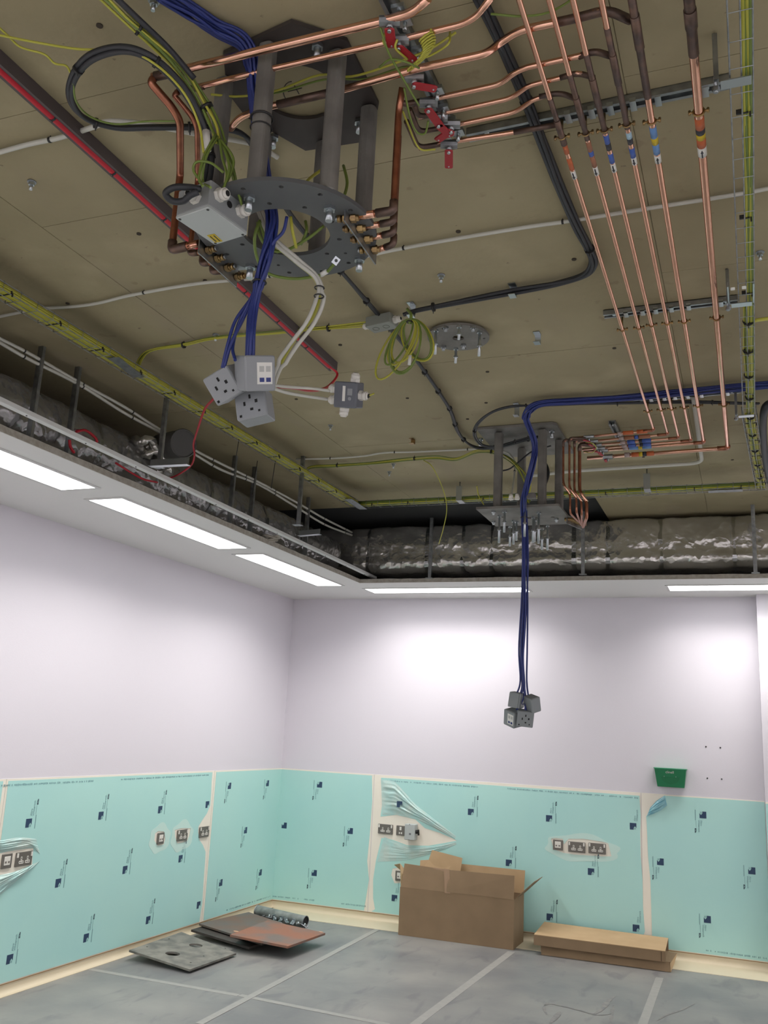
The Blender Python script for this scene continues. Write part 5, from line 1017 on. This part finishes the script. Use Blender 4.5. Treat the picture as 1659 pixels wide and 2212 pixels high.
tray_hanger('zinc hanger under right tray, lowest in the picture', 1612, 899, .075)
for lab, u, v in (('pale zinc hanger on back tray right of far pendant', 1399, 1060), ('pale zinc hanger on back tray left of far pendant', 995, 1084)):
    p = Z(u, v, 3.455); t = thing('tray_hanger', lab, 'bracket', (p.x, p.y, SLAB)); MB().box((p.x, p.y, 3.455), (.045, .10, .003)).box((p.x, p.y-.048, 3.51), (.045, .003, .11)).build('saddle', galv_lt, t); MB().cyl((p.x, p.y-.03, 3.5), (p.x, p.y-.03, SLAB), .005, 8).build('threaded_rod', galv, t)
# ------------------------------------------------------------------ foil-wrapped ducts
def duct(name, label, prof, axis, t0, t1, step, seed, bands, amp=1, fm=None):
    P = []; M = len(prof)
    for i in range(M):       # resample profile
        a, b = Vector(prof[i]), Vector(prof[(i+1) % M]); k = max(1, int((b-a).length/.022))
        for j in range(k): P.append(a.lerp(b, j/k))
    n = len(P); m = int((t1-t0)/step); c = sum(P, Vector((0, 0)))/n; vs = []
    for i in range(m+1):
        s = t0+(t1-t0)*i/m; pin = min([abs(s-b) for b in bands]+[1]); tight = .35+.65*min(1, pin/.10)
        for q in P:
            d = (q-c).normalized(); x = Vector((s, q.x, q.y)); r1 = 1-abs(noise.noise(x*7+Vector((seed, 0, 0))))*2; r2 = 1-abs(noise.noise(Vector((x.x*26, x.y*13, x.z*13))+Vector((0, seed, 0))))*2
            r3 = max(0, 1-abs(noise.noise(x*11+Vector((seed, 5, 9))))*5); h = amp*tight*(.010*r1+.003*r2+.007*r3+.010*noise.noise(x*2.5)) - .010*(1-min(1, pin/.05))
            qq = q+d*h; vs.append(Vector((s, qq.x, qq.y)) if axis == 'x' else Vector((qq.x, s, qq.y)))
    fs = [(i*n+j, i*n+(j+1) % n, (i+1)*n+(j+1) % n, (i+1)*n+j) for i in range(m) for j in range(n)]
    if axis != 'x': fs = [f[::-1] for f in fs]
    t = thing(name, label, 'duct', vs[0]); MB().add(vs, fs, True).build('foil_wrap', fm or foil, t)
    for b in bands:
        loop = [c+(q-c)*1.0+(q-c).normalized()*-.003 for q in P]; vv = []
        for ds in (-.018, .018): vv += [Vector((b+ds, q.x, q.y)) if axis == 'x' else Vector((q.x, b+ds, q.y)) for q in loop]
        MB().add(vv, [(j, (j+1) % n, n+(j+1) % n, n+j) for j in range(n)]).build('tape_band', mat('foil_tape', (.42, .43, .43), .25, 1, bump=.3, bscale=40), t)
    return t
bp_ = [(-.30, 3.55), (-.80, 3.56)]+[(-.83, 3.50), (-.845, 3.38), (-.84, 3.29)]+[(-.77-.085*math.cos(a), 3.235-.085*math.sin(a)) for a in [math.pi/2*k/5 for k in range(6)]]+[(-.30, 3.15)]
duct('foil_duct', 'large crinkled silver foil duct running above the back soffit', bp_, 'x', .12, 8.2, .024, 3, [1.15, 1.72, 2.05, 2.31, 2.62, 3.02, 3.30, 3.72, 4.28, 5.0, 6.0])
lp_ = [(.28, 3.12), (.28, 3.42), (.82, 3.42), (.93, 3.40), (.97, 3.30), (.97, 3.20), (.93, 3.13)]
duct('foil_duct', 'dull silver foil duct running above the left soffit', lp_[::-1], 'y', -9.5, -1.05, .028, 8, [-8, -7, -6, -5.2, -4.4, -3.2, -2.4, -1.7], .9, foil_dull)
t = thing('duct_spigot', 'short dark round duct spigot above the left soffit', 'duct', X(372, 960, 1.05))
a, b = X(350, 966, .98), X(396, 958, 1.22); MB().cyl(a, b, .085, 24).torus(b, frame(b-a), .085, .006, 24).build('collar', mat('dark_spigot', rgb(84, 84, 82), .5, .4), t)
mm = MB(); c0 = X(322, 962, 1.0); rr = random.Random(3)
for i in range(3):
    c = c0+Vector((.0, .08*i-.03, -.05*i)); pts = [(c+Vector((math.cos(a)*.05+rr.uniform(-.01, .01), math.sin(a)*.07, -.02*math.sin(3*a)))) for a in [2*math.pi*k/14 for k in range(15)]]; mm.tube(pts, lambda s: .026+.010*math.sin(s*40+i), 8)
tag(mm.build('foil_scrap', foil), 'crumpled bright foil around the dark duct spigot', 'foil')
# strap hangers
def strap(label, x, y, z0=3.06, w=.028, along='x'):
    t = thing('hanger_strap', label, 'hanger', (x, y, SLAB)); d = (w, .003, SLAB-z0) if along == 'x' else (.003, w, SLAB-z0)
    MB().box((x, y, (SLAB+z0)/2), d).box((x+(.0 if along == 'x' else .010), y+(.010 if along == 'x' else 0), (SLAB+z0)/2), (d[0] if along == 'x' else .02, .02 if along == 'x' else .003, SLAB-z0)) .build('angle', galv, t)
    MB().box((x, y, z0+.004), (.06, .05, .004)).build('foot', galv, t); return t
strap('flat grey hanger strap in front of back duct, left part', 1.80, -.975); strap('flat grey hanger strap in front of back duct, behind far pendant', 3.12, -.99, 3.07); strap('flat grey hanger strap in front of back duct at right edge', 4.425, -1.0)
strap('tall hanger strap left of the hanging socket boxes', 1.33, -4.345, 3.12, .024); strap('tall hanger strap near middle of left tray', 1.50, -2.94, 3.10, .024)
for lab, u, v in (('dim hanger strap over left duct, furthest left', 75, 845), ('dim hanger strap over left duct, second from left', 157, 870), ('dim hanger strap over left duct near corner', 505, 1005), ('short dim hanger strap by the corner', 664, 1100), ('angled dim hanger strap right of round spigot', 545, 1060)):
    p = X(u, v, 1.02); strap(lab, 1.02, p.y, 3.08, .03)
for lab, p0, p1 in (('zinc angle bracket projecting at foot of left strap', (324, 1008), (408, 1004)), ('small zinc angle bracket near the corner', (646, 1158), (691, 1154))):
    a, b = Z(*p0, 3.12), Z(*p1, 3.12); t_ = MB().box((a+b)/2, ((b-a).length, .04, .003), frame((0, 0, 1), b-a)).box((a+b)/2+Vector((0, 0, .02)), ((b-a).length, .003, .04), frame((0, 0, 1), b-a)).build('angle_bracket', galv_lt); tag(t_, lab, 'bracket')
# wire hangers from left tray
for i, (u, v, v2) in enumerate(((518, 945, 1010), (555, 1010, 1065), (596, 995, 1055))):
    p = Z(u, v, 3.55); tag(MB().cyl((p.x, p.y, 3.60), (p.x-.02, p.y, 3.35), .0028, 6).build('hanger_wire', blackm), ['thin black wire hanging below left tray, nearest', 'thin black wire hanging below left tray, middle', 'thin black wire hanging below left tray, nearest corner'][i], 'wire')
# rough plaster lump on soffit edge
p = Z(583, 1160, SOF+.06); mm = MB(); 
for i in range(7): mm.rbox((p.x+random.uniform(-.03, .05), p.y+random.uniform(-.06, .06), SOF+.05+random.uniform(-.01, .01)), (.07, .09, .012), Euler((random.uniform(-.3, .3), random.uniform(-.3, .3), random.uniform(0, 3))).to_matrix(), .01)
tag(mm.build('board_offcut', raw_edge), 'ragged plasterboard scrap lodged across the left channel', 'offcut')
# marker scribbles on the slab inside the round hole
R0 = Matrix(((1, 0, 0), (0, -1, 0), (0, 0, -1)))
m_ = MB(); z = 3.5995-.004
arc = [Z(630+18*math.cos(a), 198+22*math.sin(a), z) for a in [1.9+.35*k for k in range(9)]]; m_.tube(arc, .0018, 4); m_.tube(Q([(622, 198, z), (652, 190, z)]), .0018, 4); m_.tube(Q([(636, 185, z), (646, 203, z)]), .0018, 4)
m_.build('marker_scribble', marker, ceiling)
# dark service strip right of the trays
cable('armoured_cable', 'black cables bending down right of the right tray', 'cable', Q([(1690, 850, 3.55), (1668, 868, 3.54), (1652, 882, 3.5), (1648, 920, 3.47), (1652, 980, 3.45), (1662, 1040, 3.43)]), .02, black)
